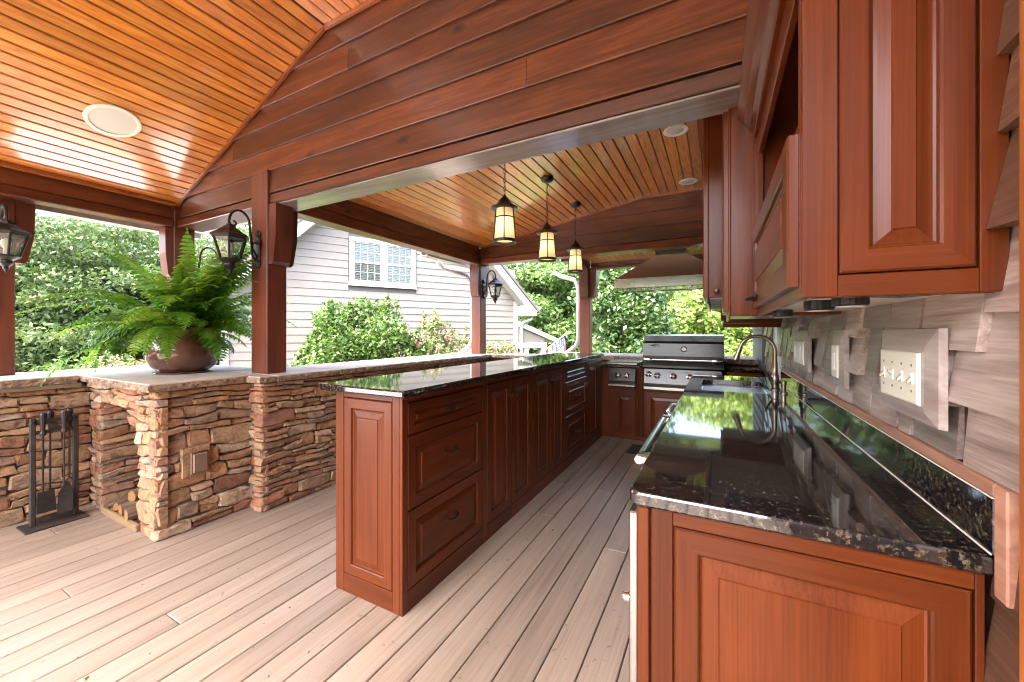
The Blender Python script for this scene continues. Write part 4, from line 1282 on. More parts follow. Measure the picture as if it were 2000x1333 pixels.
hardware(KNOB, d, (.0, 2.414, 1.555), rz=-PI / 2, name='knob')
crown(-.048, 2.4215, 3.50, 2.70, M['mahY'], u3)
u4 = thing('wall_cabinet', (.25, 3.8, 1.4), 'low wall cabinet hung above the sink window', 'cabinet')
MB().box(.05, WX - .003, 3.503, 4.06, 1.40, 2.30, .003).build('carcass', M['mahZ'], u4)
MB().box(.042, WX - .02, 3.51, 3.56, 1.366, 1.3985, .003).build('light_rail', M['mahX'], u4)
front(u4, 'door', (.0495, 4.04, 1.42), (0, -1, 0), V, (-1, 0, 0), .52, .84, 'Z', .055)

# under-cabinet puck lights
for (x, y, lab) in ((.255, 1.085, 'black puck light under the wall cabinet nearest the panelled end'), (.235, 1.27, 'second black puck light under the wall cabinet'), (.215, 1.74, 'small far puck light under the flap door cabinet')):
    t = thing('puck_light', (x, y, 1.39), lab, 'puck light', 'puck lights under the wall cabinet')
    q = MB()
    n = 36
    L = []
    for r, z in ((.030, 1.4115), (.031, 1.408), (.031, 1.389), (.028, 1.386)):
        L.append([(x + (r + (.0009 if i % 2 else 0)) * math.cos(2 * PI * i / n), y + (r + (.0009 if i % 2 else 0)) * math.sin(2 * PI * i / n), z) for i in range(n)])
    q.loft(L); q.build('housing', M['blackplastic'], t)
    MB().lathe([(.026, 1.3855), (.024, 1.3845)], 18, (x, y, 0)).build('lens', M['white'], t)
q = MB(); q.tube([(.29, 1.09, 1.406), (.33, 1.07, 1.402), (.37, 1.06, 1.404), (.41, 1.055, 1.408)], .003, 6)
tag(q.build('light_cord', M['blackplastic'], smooth=True), 'thin black cord running along under the wall cabinet', 'cord')

# ------------------------------------------------------------------ pendants
def make_pendant():
    t = thing('pendant_lamp', (0, 0, 0))
    # origin at the bottom ring of the shade
    q = MB()
    q.lathe([(.098, .262), (.104, .266), (.105, .272), (.062, .300), (.048, .318), (.036, .340), (.016, .358), (.010, .372), (.004, .376)], 24)
    q.build('cap', M['castblack'], t, smooth=True)
    q = MB()
    q.lathe([(.086, .008), (.079, .06), (.071, .14), (.064, .262)], 24, cap=False)
    q.build('shade', M['amber'], t, smooth=True)
    q = MB()
    q.lathe([(.090, 0), (.092, .004), (.091, .022), (.087, .024), (.083, .022), (.083, 0), (.090, 0)], 24, cap=False)
    q.lathe([(.0750, .188), (.0755, .196), (.0705, .197), (.0705, .188), (.0750, .188)], 24, cap=False)
    for i in range(4):
        a = 2 * PI * i / 4 + .45
        q.tube([((.0885 - .022 * k) * math.cos(a), (.0885 - .022 * k) * math.sin(a), .01 + .255 * k) for k in (0, .25, .5, .75, 1)], .0042, 6)
    q.build('cage', M['castblack'], t, smooth=True)
    MB().lathe([(.004, .19), (.012, .188), (.016, .16), (.026, .13), (.030, .11), (.024, .088), (.004, .08)], 14).build('bulb', M['glowbulb'], t, smooth=True)
    return t
def chain(parent, z0, z1):
    n = int((z1 - z0) / .034)
    st = (z1 - z0) / n
    q = MB()
    for i in range(n):
        zc = z0 + (i + .5) * st
        pts = []
        for k in range(9):
            a = 2 * PI * k / 8
            r, h = .0095 * math.sin(a), (st * .62) * math.cos(a)
            pts.append((r, 0, zc + h) if i % 2 else (0, r, zc + h))
        q.tube(pts, .0024, 5, cap=False)
    return q.build('chain', M['castblack'], parent)
PX = -1.465
pl_labels = ['amber glass pendant lamp hanging nearest the gable', 'amber glass pendant lamp hanging in the middle of the row', 'amber glass pendant lamp hanging before the far gable']
for i, y in enumerate((2.66, 3.52, 4.38)):
    t = make_pendant()
    zb = 2.026
    zc = kit_z(PX)
    chain(t, .37, zc - zb - .03)
    MB().lathe([(.012, zc - zb - .045), (.05, zc - zb - .035), (.060, zc - zb - .022), (.062, zc - zb + .012)], 22).build('canopy', M['castblack'], t, smooth=True)
    t.location = (PX, y, zb)
    tag(t, pl_labels[i], 'pendant lamp', 'pendant lamps over the bar')

# ------------------------------------------------------------------ wall lanterns; authored with the backplate on the plane x=0, reaching +x; origin at finial level
def make_lantern():
    t = thing('wall_lantern', (0, 0, 0))
    cx = .205
    q = MB()
    q.lathe([(.030, 0), (.050, .004), (.050, .012), (.026, .016)], 6, (0, 0, .27), 0, 0)
    q.box(.0, .014, -.026, .026, .12, .34, .005)
    q.lathe([(.034, 0), (.038, .008), (.020, .020)], 10, (.004, 0, .345), 0, 0)
    q.lathe([(.034, 0), (.038, .008), (.020, .020)], 10, (.004, 0, .115), 0, 0)
    q.build('backplate', M['castblack'], t, smooth=True)
    q = MB()
    pts = [(.012, 0, .275), (.045, 0, .275), (.052, 0, .20), (.046, 0, .16), (.028, 0, .145), (.018, 0, .17), (.030, 0, .20), (.052, 0, .235)]
    q.tube(pts, .0075, 8)
    pts = [(.050, 0, .20), (.056, 0, .30), (.068, 0, .38)]
    for i in range(10):
        a = PI - PI * i / 9 * .98
        pts.append((.140 + .072 * math.cos(a), 0, .400 + .100 * math.sin(a)))
    for i in range(12):
        a = -.1 - i * .42
        r = .030 - .0016 * i
        pts.append((.184 + r * math.cos(a), 0, .398 + r * math.sin(a)))
    q.tube(pts, [.0095] * 13 + [.009 - .0003 * i for i in range(len(pts) - 13)], 8)
    q.tube([(cx, 0, .372), (cx, 0, .395)], .007, 8)
    q.build('scroll_arm', M['castblack'], t, smooth=True)
    q = MB()
    q.lathe([(.128, .282), (.133, .288), (.126, .296), (.098, .312), (.062, .342), (.046, .352), (.044, .362), (.030, .366), (.024, .380), (.006, .386)], 6, (cx, 0, 0))
    q.build('roof', M['castblack'], t)
    q = MB()
    q.lathe([(.062, .12), (.108, .282)], 6, (cx, 0, 0), cap=False)
    q.build('glass', M['lanternglass'], t)
    q = MB()
    for i in range(6):
        a = 2 * PI * i / 6
        q.tube([(cx + .064 * math.cos(a), .064 * math.sin(a), .118), (cx + .111 * math.cos(a), .111 * math.sin(a), .284)], .0075, 6)
    q.lathe([(.112, .270), (.116, .283), (.100, .283)], 6, (cx, 0, 0), cap=False)
    q.build('cage', M['castblack'], t, smooth=True)
    q = MB()
    q.lathe([(.068, .126), (.072, .118), (.058, .102), (.036, .088), (.032, .076), (.040, .070), (.026, .052), (.014, .042), (.018, .034), (.010, .020), (.002, 0)], 14, (cx, 0, 0))
    q.build('finial', M['castblack'], t, smooth=True)
    q = MB(); q.lathe([(.014, .125), (.014, .17)], 10, (cx, 0, 0)); q.lathe([(.010, .17), (.024, .19), (.028, .215), (.020, .24), (.004, .25)], 12, (cx, 0, 0))
    q.build('bulb', M['whiteplastic'], t, smooth=True)
    return t
L0 = make_lantern()
lan = [((-3.195, 1.785, 1.75), -PI / 2, 'black lantern on the post beside the potted fern'),
       ((-4.72, .78, 1.755), 0, 'black lantern above the tool wall, cut by the picture edge'),
       ((-4.66, 1.96, 1.70), PI / 2 - .15, 'black lantern half hidden behind the fern fronds'),
       ((-3.09, 4.95, 1.74), 0, 'black lantern on the corner post before the cream house')]
for i, (p, rz, lab) in enumerate(lan):
    o = L0 if i == 0 else copy_tree(L0)
    o.location = p; o.rotation_euler = (0, 0, rz)
    tag(o, lab, 'lantern', 'wall lanterns on the timber posts')

# ------------------------------------------------------------------ ceiling fittings
sp = thing('ceiling_speaker', (-3.85, 1.14, 2.85), 'round pale speaker set in the sloping pine ceiling', 'speaker')
q = MB().lathe([(.150, .0), (.150, -.008), (.142, -.012), (.126, -.010), (.124, -.004)], 40, cap=False)
q2 = MB().lathe([(.124, -.004), (.08, -.0075), (.002, -.0085)], 40)
for k, nm, mt in ((q, 'rim', M['whiteplastic']), (q2, 'grille', M['speaker'])):
    R3 = Matrix.Rotation(-ang, 3, 'Y')
    k.v = [tuple(R3 @ Vector(p) + Vector((-3.85, 1.143, SZ + SL * (-3.85 - SX) - .001))) for p in k.v]
    k.build(nm, mt, sp, smooth=True)
for (x, y, lab) in ((-.29, 3.37, 'white recessed ceiling light nearest the gable beam'), (-.27, 4.57, 'white recessed ceiling light farther along the kitchen ceiling')):
    t = thing('recessed_light', (x, y, KZ1), lab, 'ceiling light', 'recessed lights in the kitchen ceiling')
    MB().lathe([(.093, KZ1 + .0005), (.095, KZ1 - .004), (.088, KZ1 - .008), (.072, KZ1 - .006)], 32, (x, y, 0), cap=False).build('trim_ring', M['white'], t, smooth=True)
    q = MB().lathe([(.072, KZ1 - .0065), (.060, KZ1 - .0035)], 32, (x, y, 0), cap=False); q.build('baffle', M['white'], t, smooth=True)
    MB().lathe([(.060, KZ1 - .0034), (.04, KZ1 - .010), (.001, KZ1 - .012)], 24, (x, y, 0)).build('lamp_face', M['speaker'], t, smooth=True)

# ------------------------------------------------------------------ fireplace tools
ft = thing('fireplace_tool_set', (-4.1, .92, 0), 'black iron fireplace tool rack with brush, shovel, poker and tongs', 'fireplace tools')
tx = -4.10
MB().box(tx - .10, tx + .10, .765, 1.065, .001, .012, .004).build('base', M['toolblack'], ft)
q = MB()
q.box(tx - .012, tx + .012, .805, .833, .0125, .745, .004); q.box(tx - .012, tx + .012, 1.005, 1.033, .0125, .745, .004)
q.box(tx - .011, tx + .011, .8335, 1.0045, .03, .062, .003)
q.build('frame', M['toolblack'], ft)
q = MB(); q.box(tx - .008, tx + .008, .8335, 1.0045, .700, .730, .003); q.box(tx - .008, tx + .008, .8335, 1.0045, .630, .655, .003)
q.box(tx - .007, tx + .007, .90, .935, .656, .699, .002)
q.build('crossbar', M['toolblack'], ft)
for y in (.819, 1.019):
    MB().lathe([(.010, 0), (.009, .006), (.003, .009)], 10, (tx + .012, y, .715), 0, 0).build('bolt', M['iron'], ft, smooth=True)
def tool(nm, x, y, z0):
    q = MB()
    q.lathe([(.006, .62), (.016, .625), (.018, .64), (.011, .655), (.013, .69), (.018, .745), (.020, .765), (.014, .778), (.003, .782)], 12, (x, y, 0))
    q.tube([(x, y, .63), (x, y, z0)], .0055, 8)
    return q
q = tool('a', tx + .035, .858, .16); q.loft([[(tx + .02, .835, .24), (tx + .02, .91, .24), (tx + .04, .91, .24), (tx + .04, .835, .24)], [(tx + .01, .828, .10), (tx + .01, .918, .10), (tx + .05, .918, .10), (tx + .05, .828, .10)]])
q.build('brush', M['iron'], ft)
q = tool('b', tx - .03, .905, .2); q.build('poker', M['iron'], ft)
q = tool('c', tx + .035, .955, .25)
q.loft([[(tx + .033, .955, .27), (tx + .033, .982, .27), (tx + .038, .982, .27), (tx + .038, .955, .27)], [(tx + .02, .93, .20), (tx + .02, 1.0, .20), (tx + .03, 1.0, .20), (tx + .03, .93, .20)],
        [(tx + .05, .918, .07), (tx + .05, .99, .07), (tx + .056, .99, .07), (tx + .056, .918, .07)]])
q.build('shovel', M['toolblack'], ft)
q = tool('d', tx - .035, .998, .28)
q.tube([(tx - .035, .998 + .028 * math.sin(a), .20 - .08 * math.cos(a)) for a in np.linspace(PI, 3 * PI, 16)], .0055, 6)
q.build('tongs', M['iron'], ft)

# firewood in the niche
logs = [(-3.86, 1.28, .085, .045, .10, 'split log with pale face lying at the front of the niche'), (-3.73, 1.27, .085, .045, -.15, 'round log with orange cut end in the niche'),
        (-3.60, 1.25, .085, .045, .05, 'wedge log with bright split end near the pillar'), (-3.80, 1.33, .165, .04, .5, 'bark covered branch resting on the lower logs'),
        (-3.68, 1.36, .175, .045, -.3, 'second layer log against the niche back'), (-3.90, 1.40, .17, .045, 1.3, 'long branch lying across the firewood pile')]
for i, (x, y, z, r, rz, lab) in enumerate(logs):
    t = thing('firewood_log', (0, 0, 0))
    n = 10
    jit = [random.uniform(.82, 1.15) for _ in range(n)]
    cut = i in (0, 2)
    def ring_(yy, k=1.0):
        out = []
        for j in range(n):
            a = 2 * PI * j / n
            px, pz = r * k * jit[j] * math.cos(a), r * k * jit[j] * math.sin(a)
            if cut and px > .012: px = .012 + (px - .012) * .1
            out.append((px, yy, pz))
        return out
    MB().loft([ring_(-.19), ring_(-.06, 1.05), ring_(.08, .97), ring_(.2)], cap=False).build('bark', M['logbark'], t)
    q = MB(); q.add(ring_(-.1905, .99), [list(range(n))]); q.add(ring_(.2005, .99), [list(range(n))[::-1]])
    q.loft([ring_(-.1905, .97), ring_(-.186, .985)], cap=False)
    q.build('cut_end', M['logend'], t)
    t.location = (x + .03, y + .06, z - .025); t.rotation_euler = (random.uniform(-.06, .06), random.uniform(0, 3), rz * .5)
    tag(t, lab, 'log', 'firewood in the niche')

# outlet cover on the pillar
oc = thing('outlet_box', (-3.10, 1.31, .455), 'brown weatherproof outlet cover set in the stone pillar', 'outlet')
ocm = plain('brown_outlet', (.15, .085, .05), .4)
MB().box(-3.16, -3.112, 1.255, 1.415, .36, .555, .004).build('stone_plate', M['stone'], oc)
MB().box(-3.1115, -3.094, 1.295, 1.395, .375, .525, .006).build('box', ocm, oc)
MB().box(-3.0935, -3.077, 1.303, 1.39, .385, .515, .007).build('cover', plain('clear_brown_cover', (.19, .12, .08), .2), oc)
for z in (.535,):
    MB().box(-3.0935, -3.082, 1.325, 1.375, z - .012, z - .004, .002).build('hinge', ocm, oc)

tag(MB().box(-.88, -.35, 4.36, 4.72, .001, .012, .004).build('floor_mat', M['mat']), 'small dark mat on the deck before the grill', 'mat')

# ------------------------------------------------------------------ potted fern
pf = thing('potted_fern', (-3.80, 1.545, CZ), 'large boston fern in a glazed brown pot on the flagstone', 'potted plant')
px_, py_ = -3.80, 1.545
pr = [(.150, 0.014), (.175, .018), (.225, .06), (.254, .12), (.262, .18), (.248, .245), (.215, .29), (.205, .31), (.212, .335), (.235, .362), (.240, .372), (.228, .374), (.200, .345), (.195, .32)]
MB().lathe([(r * .92, z + CZ) for r, z in pr], 40, (px_, py_, 0), cap=False).build('pot', M['pot'], pf, smooth=True)
MB().lathe([(.19, CZ + .003), (.195, CZ + .010), (.19, CZ + .0135), (.02, CZ + .0138)], 32, (px_, py_, 0)).build('saucer', M['pot'], pf, smooth=True)
MB().lathe([(.199, CZ + .318), (.1, CZ + .335), (.01, CZ + .34)], 24, (px_, py_, 0)).build('soil', M['soil'], pf, smooth=True)
def frond(az, el, L, droop, R, side=0.0, wid=.062):
    q = MB()
    c0 = Vector((px_ + .06 * math.cos(az), py_ + .06 * math.sin(az), CZ + .33))
    N = 25
    pts = []
    hd_ = Vector((math.cos(az), math.sin(az), 0)); sd_v = Vector((-math.sin(az), math.cos(az), 0))
    p = c0.copy(); e = el
    for i in range(N + 1):
        pts.append(p.copy())
        t = i / N
        dirv = hd_ * math.cos(e) + Vector((0, 0, 1)) * math.sin(e) + sd_v * side * t
        p = p + dirv.normalized() * (L / N)
        e -= droop / N * (.35 + 1.3 * t)
    q.tube([tuple(x) for x in pts[::3]], [.003 - .0022 * i / 9 for i in range(len(pts[::3]))], 4)
    for i in range(3, N):
        t = i / N
        tang = (pts[i + 1] - pts[i - 1]).normalized() if i < N else (pts[i] - pts[i - 1]).normalized()
        bi = tang.cross(Vector((0, 0, 1)))
        if bi.length < .05: bi = sd_v.copy()
        bi.normalize(); nn = bi.cross(tang).normalized()
        ln = wid * (math.sin(PI * min(1, (t * .95 + .12)) ** .8) ** .55) * R.uniform(.85, 1.1) + .006
        wd = L / N * .46
        for s_ in (-1, 1):
            fw_ = tang * R.uniform(.10, .32) - nn * R.uniform(.05, .45)
            d1 = (bi * s_ + fw_).normalized()
            b0 = pts[i] + tang * wd * .1
            tip = b0 + d1 * ln + Vector((0, 0, -ln * .18))
            mid = b0 + d1 * ln * .55
            tw = tang * wd
            tw2 = (tang + nn * .3 * s_).normalized() * wd
            q.add([b0 - tw * .9, b0 + tw * .9, mid + tw2 * .85, mid - tw2 * .85, tip], [(0, 1, 2, 3), (3, 2, 4)])
    return q
RF = random.Random(4)
spec = []
# azimuth measured so that camera-facing directions are well filled
for i in range(104):
    az = RF.uniform(0, 2 * PI)
    layer = i % 4
    if layer == 0: spec.append((az, RF.uniform(.95, 1.35), RF.uniform(.62, .85), RF.uniform(1.2, 2.0)))
    elif layer == 1: spec.append((az, RF.uniform(.6, 1.0), RF.uniform(.68, .92), RF.uniform(1.3, 2.1)))
    elif layer == 2: spec.append((az, RF.uniform(.25, .7), RF.uniform(.56, .80), RF.uniform(1.1, 2.0)))
    else: spec.append((az, RF.uniform(.0, .4), RF.uniform(.42, .66), RF.uniform(1.4, 2.4)))
spec += [(2.2, 1.50, .93, .25), (2.6, 1.25, .86, 1.0), (.4, 1.2, .85, 1.2), (-2.3, .35, .84, 1.3), (-2.5, .1, .84, 1.5), (.55, .35, .9, 1.5), (-2.0, -.05, .85, 1.3), (.2, .1, .8, 1.9), (-1.2, .3, .5, 2.4)]
spec += [(RF.uniform(.1, .8), RF.uniform(1.1, 1.38), RF.uniform(.74, .92), RF.uniform(.6, 1.2)) for _ in range(14)]
spec += [(.48 + RF.uniform(-.9, .9), RF.uniform(.55, 1.25), RF.uniform(.7, .88), RF.uniform(1.0, 1.8)) for _ in range(26)]
for az, el, L, dr_ in spec:
    dz_ = (az - .35 + PI) % (2 * PI) - PI
    if abs(dz_) < .8 and el < 1.05: L *= .70
    frond(az, el, L, dr_, RF, RF.uniform(-.25, .25), RF.uniform(.078, .105)).build('frond', M['fern'], pf)

# ------------------------------------------------------------------ neighbour house
P0 = Vector((-7.245, 6.922, 0)); th = math.radians(28.5)
Dv = Vector((math.sin(th), math.cos(th), 0)); Nv = Vector((Dv.y, -Dv.x, 0))
def HW(s, z, o=0.0):
    p = P0 + Dv * s + Nv * o
    return (p.x, p.y, z)
nh = thing('neighbor_house', tuple(P0), 'cream lap sided house with white gable trim behind the shrubs', 'house')
HL, HR, EZ, PK, PZ = -3.14, 4.0, 2.24, .43, 5.72
slope_l = (PZ - 2.02) / (PK - HL); slope_r = (PZ - EZ) / (HR - PK)
def hl(z): return HL if z < 2.02 else HL + (z - 2.02) / slope_l
def hr(z): return HR if z < EZ else HR - (z - EZ) / slope_r
core = MB()
pol = [(HL, -.65), (HR, -.65), (HR, EZ), (PK, PZ), (HL, 2.02)]
core.loft([[HW(s, z, -.015) for s, z in pol], [HW(s, z, -6.0) for s, z in pol]])
core.build('wall_core', M['shadowgap'], nh)
ex = .172
z = -.62
ws0, ws1, wz0, wz1 = -.74, .85, 2.42, 3.56
while z < PZ - .1:
    z1 = z + ex
    segs = [(hl(z), hl(z1), hr(z), hr(z1))]
    if z1 > wz0 - .02 and z < wz1 + .02:
        segs = [(hl(z), hl(z1), ws0 - .02, ws0 - .02), (ws1 + .02, ws1 + .02, hr(z), hr(z1))]
    for a, a1, b, b1 in segs:
        if b - a < .1: continue
        L = [HW(a, z, -.014), HW(a, z, .018), HW(a1, z1 - .004, .004), HW(a1, z1 - .004, -.014)]
        Rr = [HW(b, z, -.014), HW(b, z, .018), HW(b1, z1 - .004, .004), HW(b1, z1 - .004, -.014)]
        MB().loft([L, Rr]).build('siding_board', M['siding'], nh)
    z = z1
def hbox(s0, s1, z0, z1, o0, o1):
    q = MB()
    q.loft([[HW(s0, z0, o0), HW(s1, z0, o0), HW(s1, z0, o1), HW(s0, z0, o1)], [HW(s0, z1, o0), HW(s1, z1, o0), HW(s1, z1, o1), HW(s0, z1, o1)]])
    return q
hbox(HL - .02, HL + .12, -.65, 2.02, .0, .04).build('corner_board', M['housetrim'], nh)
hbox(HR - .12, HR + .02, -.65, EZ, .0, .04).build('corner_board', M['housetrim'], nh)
# window
wd = hbox(ws0, ws0 + .09, wz0 + .10, wz1 - .10, .0, .05)
for q in (hbox(ws1 - .09, ws1, wz0 + .10, wz1 - .10, .0, .05), hbox(ws0 - .01, ws1 + .01, wz1 - .0999, wz1, .0, .055), hbox(ws0 - .02, ws1 + .02, wz0, wz0 + .0999, .0, .065), hbox(.0, .11, wz0 + .10, wz1 - .10, .0, .045)):
    wd.add(q.v, q.f)
wn_ = wd.build('window', M['housetrim'], nh)
for s0, s1 in ((ws0 + .09, 0.0), (.11, ws1 - .09)):
    zm = (wz0 + wz1) / 2
    q = hbox(s0, s1, zm - .025, zm + .025, .006, .034)
    for k in (hbox(s0, s0 + .03, wz0 + .1, wz1 - .1, .006, .03), hbox(s1 - .03, s1, wz0 + .1, wz1 - .1, .006, .03), hbox(s0, s1, wz0 + .10, wz0 + .14, .006, .028), hbox(s0, s1, wz1 - .13, wz1 - .10, .006, .028)):
        q.add(k.v, k.f)
    for j in (1, 2, 3):
        ss = s0 + (s1 - s0) * j / 4
        k = hbox(ss - .006, ss + .006, wz0 + .14, wz1 - .13, .008, .02); q.add(k.v, k.f)
    for zz in (wz0 + .1 + .235, wz1 - .1 - .235):
        k = hbox(s0, s1, zz - .006, zz + .006, .009, .021); q.add(k.v, k.f)
    q.build('sash', M['housetrim'], wn_)
    hbox(s0 + .01, s1 - .01, wz0 + .1, wz1 - .1, .003, .0055).build('pane', M['pane'], wn_)
    bl = MB(); zz = wz0 + .13
    while zz < wz1 - .11:
        k = MB().loft([[HW(s0 + .02, zz, -.004), HW(s1 - .02, zz, -.004), HW(s1 - .02, zz + .028, -.010), HW(s0 + .02, zz + .028, -.010)], [HW(s0 + .02, zz + .003, -.003), HW(s1 - .02, zz + .003, -.003), HW(s1 - .02, zz + .031, -.009), HW(s0 + .02, zz + .031, -.009)]])
        bl.add(k.v, k.f); zz += .04
    bl.build('blind', M['blind'], wn_)
# rakes and roof
def rake(s0, z0, s1, z1, w0, w1, o0, o1, nm, mat):
    q = MB(); v = Vector((s1 - s0, z1 - z0)).normalized(); n = Vector((-v.y, v.x))
    if n.y < 0: n = -n
    c = [(s0 + n.x * w0, z0 + n.y * w0), (s1 + n.x * w0, z1 + n.y * w0), (s1 + n.x * w1, z1 + n.y * w1), (s0 + n.x * w1, z0 + n.y * w1)]
    q.loft([[HW(a, b, o0) for a, b in c], [HW(a, b, o1) for a, b in c]])
    return q.build(nm, mat, nh)
dl = .35
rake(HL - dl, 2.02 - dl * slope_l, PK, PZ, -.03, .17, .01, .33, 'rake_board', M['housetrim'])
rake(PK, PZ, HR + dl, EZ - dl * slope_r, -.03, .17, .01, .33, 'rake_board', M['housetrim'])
rake(HL - dl - .1, 2.02 - (dl + .1) * slope_l, PK, PZ, .172, .23, -6.0, .38, 'roof', M['roofing'])
rake(PK, PZ, HR + dl + .12, EZ - (dl + .12) * slope_r, .172, .23, -6.0, .38, 'roof', M['roofing'])
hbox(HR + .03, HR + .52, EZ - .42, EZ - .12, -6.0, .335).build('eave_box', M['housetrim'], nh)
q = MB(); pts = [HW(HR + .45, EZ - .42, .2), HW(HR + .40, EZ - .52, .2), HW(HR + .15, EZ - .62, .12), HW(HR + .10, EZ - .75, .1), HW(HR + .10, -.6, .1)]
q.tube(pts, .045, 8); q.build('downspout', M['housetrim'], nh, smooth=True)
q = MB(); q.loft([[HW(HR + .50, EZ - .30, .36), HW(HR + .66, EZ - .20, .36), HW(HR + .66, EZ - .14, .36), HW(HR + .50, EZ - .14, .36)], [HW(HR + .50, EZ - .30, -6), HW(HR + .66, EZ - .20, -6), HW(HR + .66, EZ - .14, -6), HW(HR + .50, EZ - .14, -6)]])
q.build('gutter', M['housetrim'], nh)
# entry porch on the far side
MB().loft([[HW(HR + .04, 1.50, .1), HW(HR + 1.55, .98, .1), HW(HR + 1.55, 1.12, .1), HW(HR + .04, 1.66, .1)], [HW(HR + .04, 1.50, -2), HW(HR + 1.55, .98, -2), HW(HR + 1.55, 1.12, -2), HW(HR + .04, 1.66, -2)]]).build('porch_roof', M['housetrim'], nh)
MB().loft([[HW(HR + .04, 1.01, .03), HW(HR + 1.05, 1.01, .03), HW(HR + 1.05, 1.13, .03), HW(HR + .04, 1.48, .03)], [HW(HR + .04, 1.01, -.03), HW(HR + 1.05, 1.01, -.03), HW(HR + 1.05, 1.13, -.03), HW(HR + .04, 1.48, -.03)]]).build('porch_gable', M['siding'], nh)
hbox(HR + .03, HR + 1.1, .84, 1.005, -.06, .08).build('porch_beam', M['housetrim'], nh)
for s in (HR + .32, HR + .98):
    hbox(s - .09, s + .09, -.6, .838, -.08, .06).build('porch_column', M['housetrim'], nh)
# upper dormer eave seen past the roof
q = hbox(HR - .1, HR + .75, 3.02, 3.42, -4.0, -1.2); q.build('dormer_eave', M['housetrim'], nh)
hbox(HR - .3, HR + .6, 1.9, 3.0, -4.0, -1.4).build('dormer_wall', M['siding'], nh)

# ------------------------------------------------------------------ downspouts of the pavilion
def downspout(label, pts, r):
    q = MB()
    P = [Vector(p) for p in pts]
    q.tube(pts, r, 8)
    o = q.build('downspout', M['gutter'], smooth=True)
    tag(o, label, 'downspout')
downspout('pale downspout beside the corner post, before the cream house', [(-3.62, 4.55, 2.36), (-3.60, 4.65, 2.28), (-3.42, 4.98, 2.20), (-3.36, 5.07, 2.08), (-3.36, 5.07, 1.22), (-3.40, 5.05, 1.12), (-3.56, 5.0, .98), (-3.75, 5.0, .9)], .034)
downspout('white downspout beside the post of the grill bay', [(-2.45, 6.15, 2.34), (-2.30, 6.15, 2.26), (-2.06, 6.12, 2.18), (-2.0, 6.12, 2.06), (-2.0, 6.12, 1.20), (-2.05, 6.14, 1.10), (-2.25, 6.2, .96), (-2.4, 6.2, .9)], .036)

# ------------------------------------------------------------------ flag
fl = thing('flag', (-2.9, 9.0, 1.0), 'striped american flag on an angled wooden pole', 'flag')
def at(px, py, t):
    F = Vector((-math.sin(YAW), math.cos(YAW), 0)); R_ = Vector((math.cos(YAW), math.sin(YAW), 0))
    return Vector((0, 0, 1.33)) + t * (F + R_ * ((px - 1000) / 760) + Vector((0, 0, (649 - py) / 760)))
pa, pb = at(1018, 722, 9.0), at(1107, 651, 9.0)
q = MB(); q.tube([tuple(pa), tuple(pb)], .014, 8); q.lathe([(.012, 0), (.024, .02), (.01, .045), (.002, .05)], 10, tuple(pb)); q.build('pole', M['polewood'], fl, smooth=True)
MB().box(pa.x - .05, pa.x + .05, pa.y - .05, pa.y + .05, -.6, pa.z + .02, .01).build('bracket_post', M['white'], fl)
# cloth hangs from the upper part of the pole
top0 = pb.lerp(pa, .06); top1 = pb.lerp(pa, .45)
NS, NC = 13, 16
q = MB()
def cp(i, j):
    # i along hoist (pole) 0..13, j along fly (down) 0..16
    a = top0.lerp(top1, i / NS)
    dn = j / NC
    p = a + Vector((0, 0, -1)) * dn * .52 + Vector((.10, .05, 0)) * dn * (1 - i / NS) * .5
    p += Vector((.3, .9, 0)) * .03 * math.sin(i * 1.1 + dn * 4)
    return tuple(p)
for i in range(NS):
    for j in range(NC):
        m_ = 2 if (i < 7 and j < 7) else (0 if i % 2 == 0 else 1)
        q.add([cp(i, j), cp(i + 1, j), cp(i + 1, j + 1), cp(i, j + 1)], [(0, 1, 2, 3)], m_)
q.build('cloth', [M['flagred'], M['flagwhite'], M['flagblue']], fl)
q = MB()
for i in range(6):
    for j in range(6):
        c = Vector(cp(i, j)).lerp(Vector(cp(i + 1, j + 1)), .6) - Vector((0, .006, 0))
        q.lathe([(.007, 0), (.007, .001)], 5, tuple(c), 0, 1)
q.build('star', M['flagwhite'], fl)

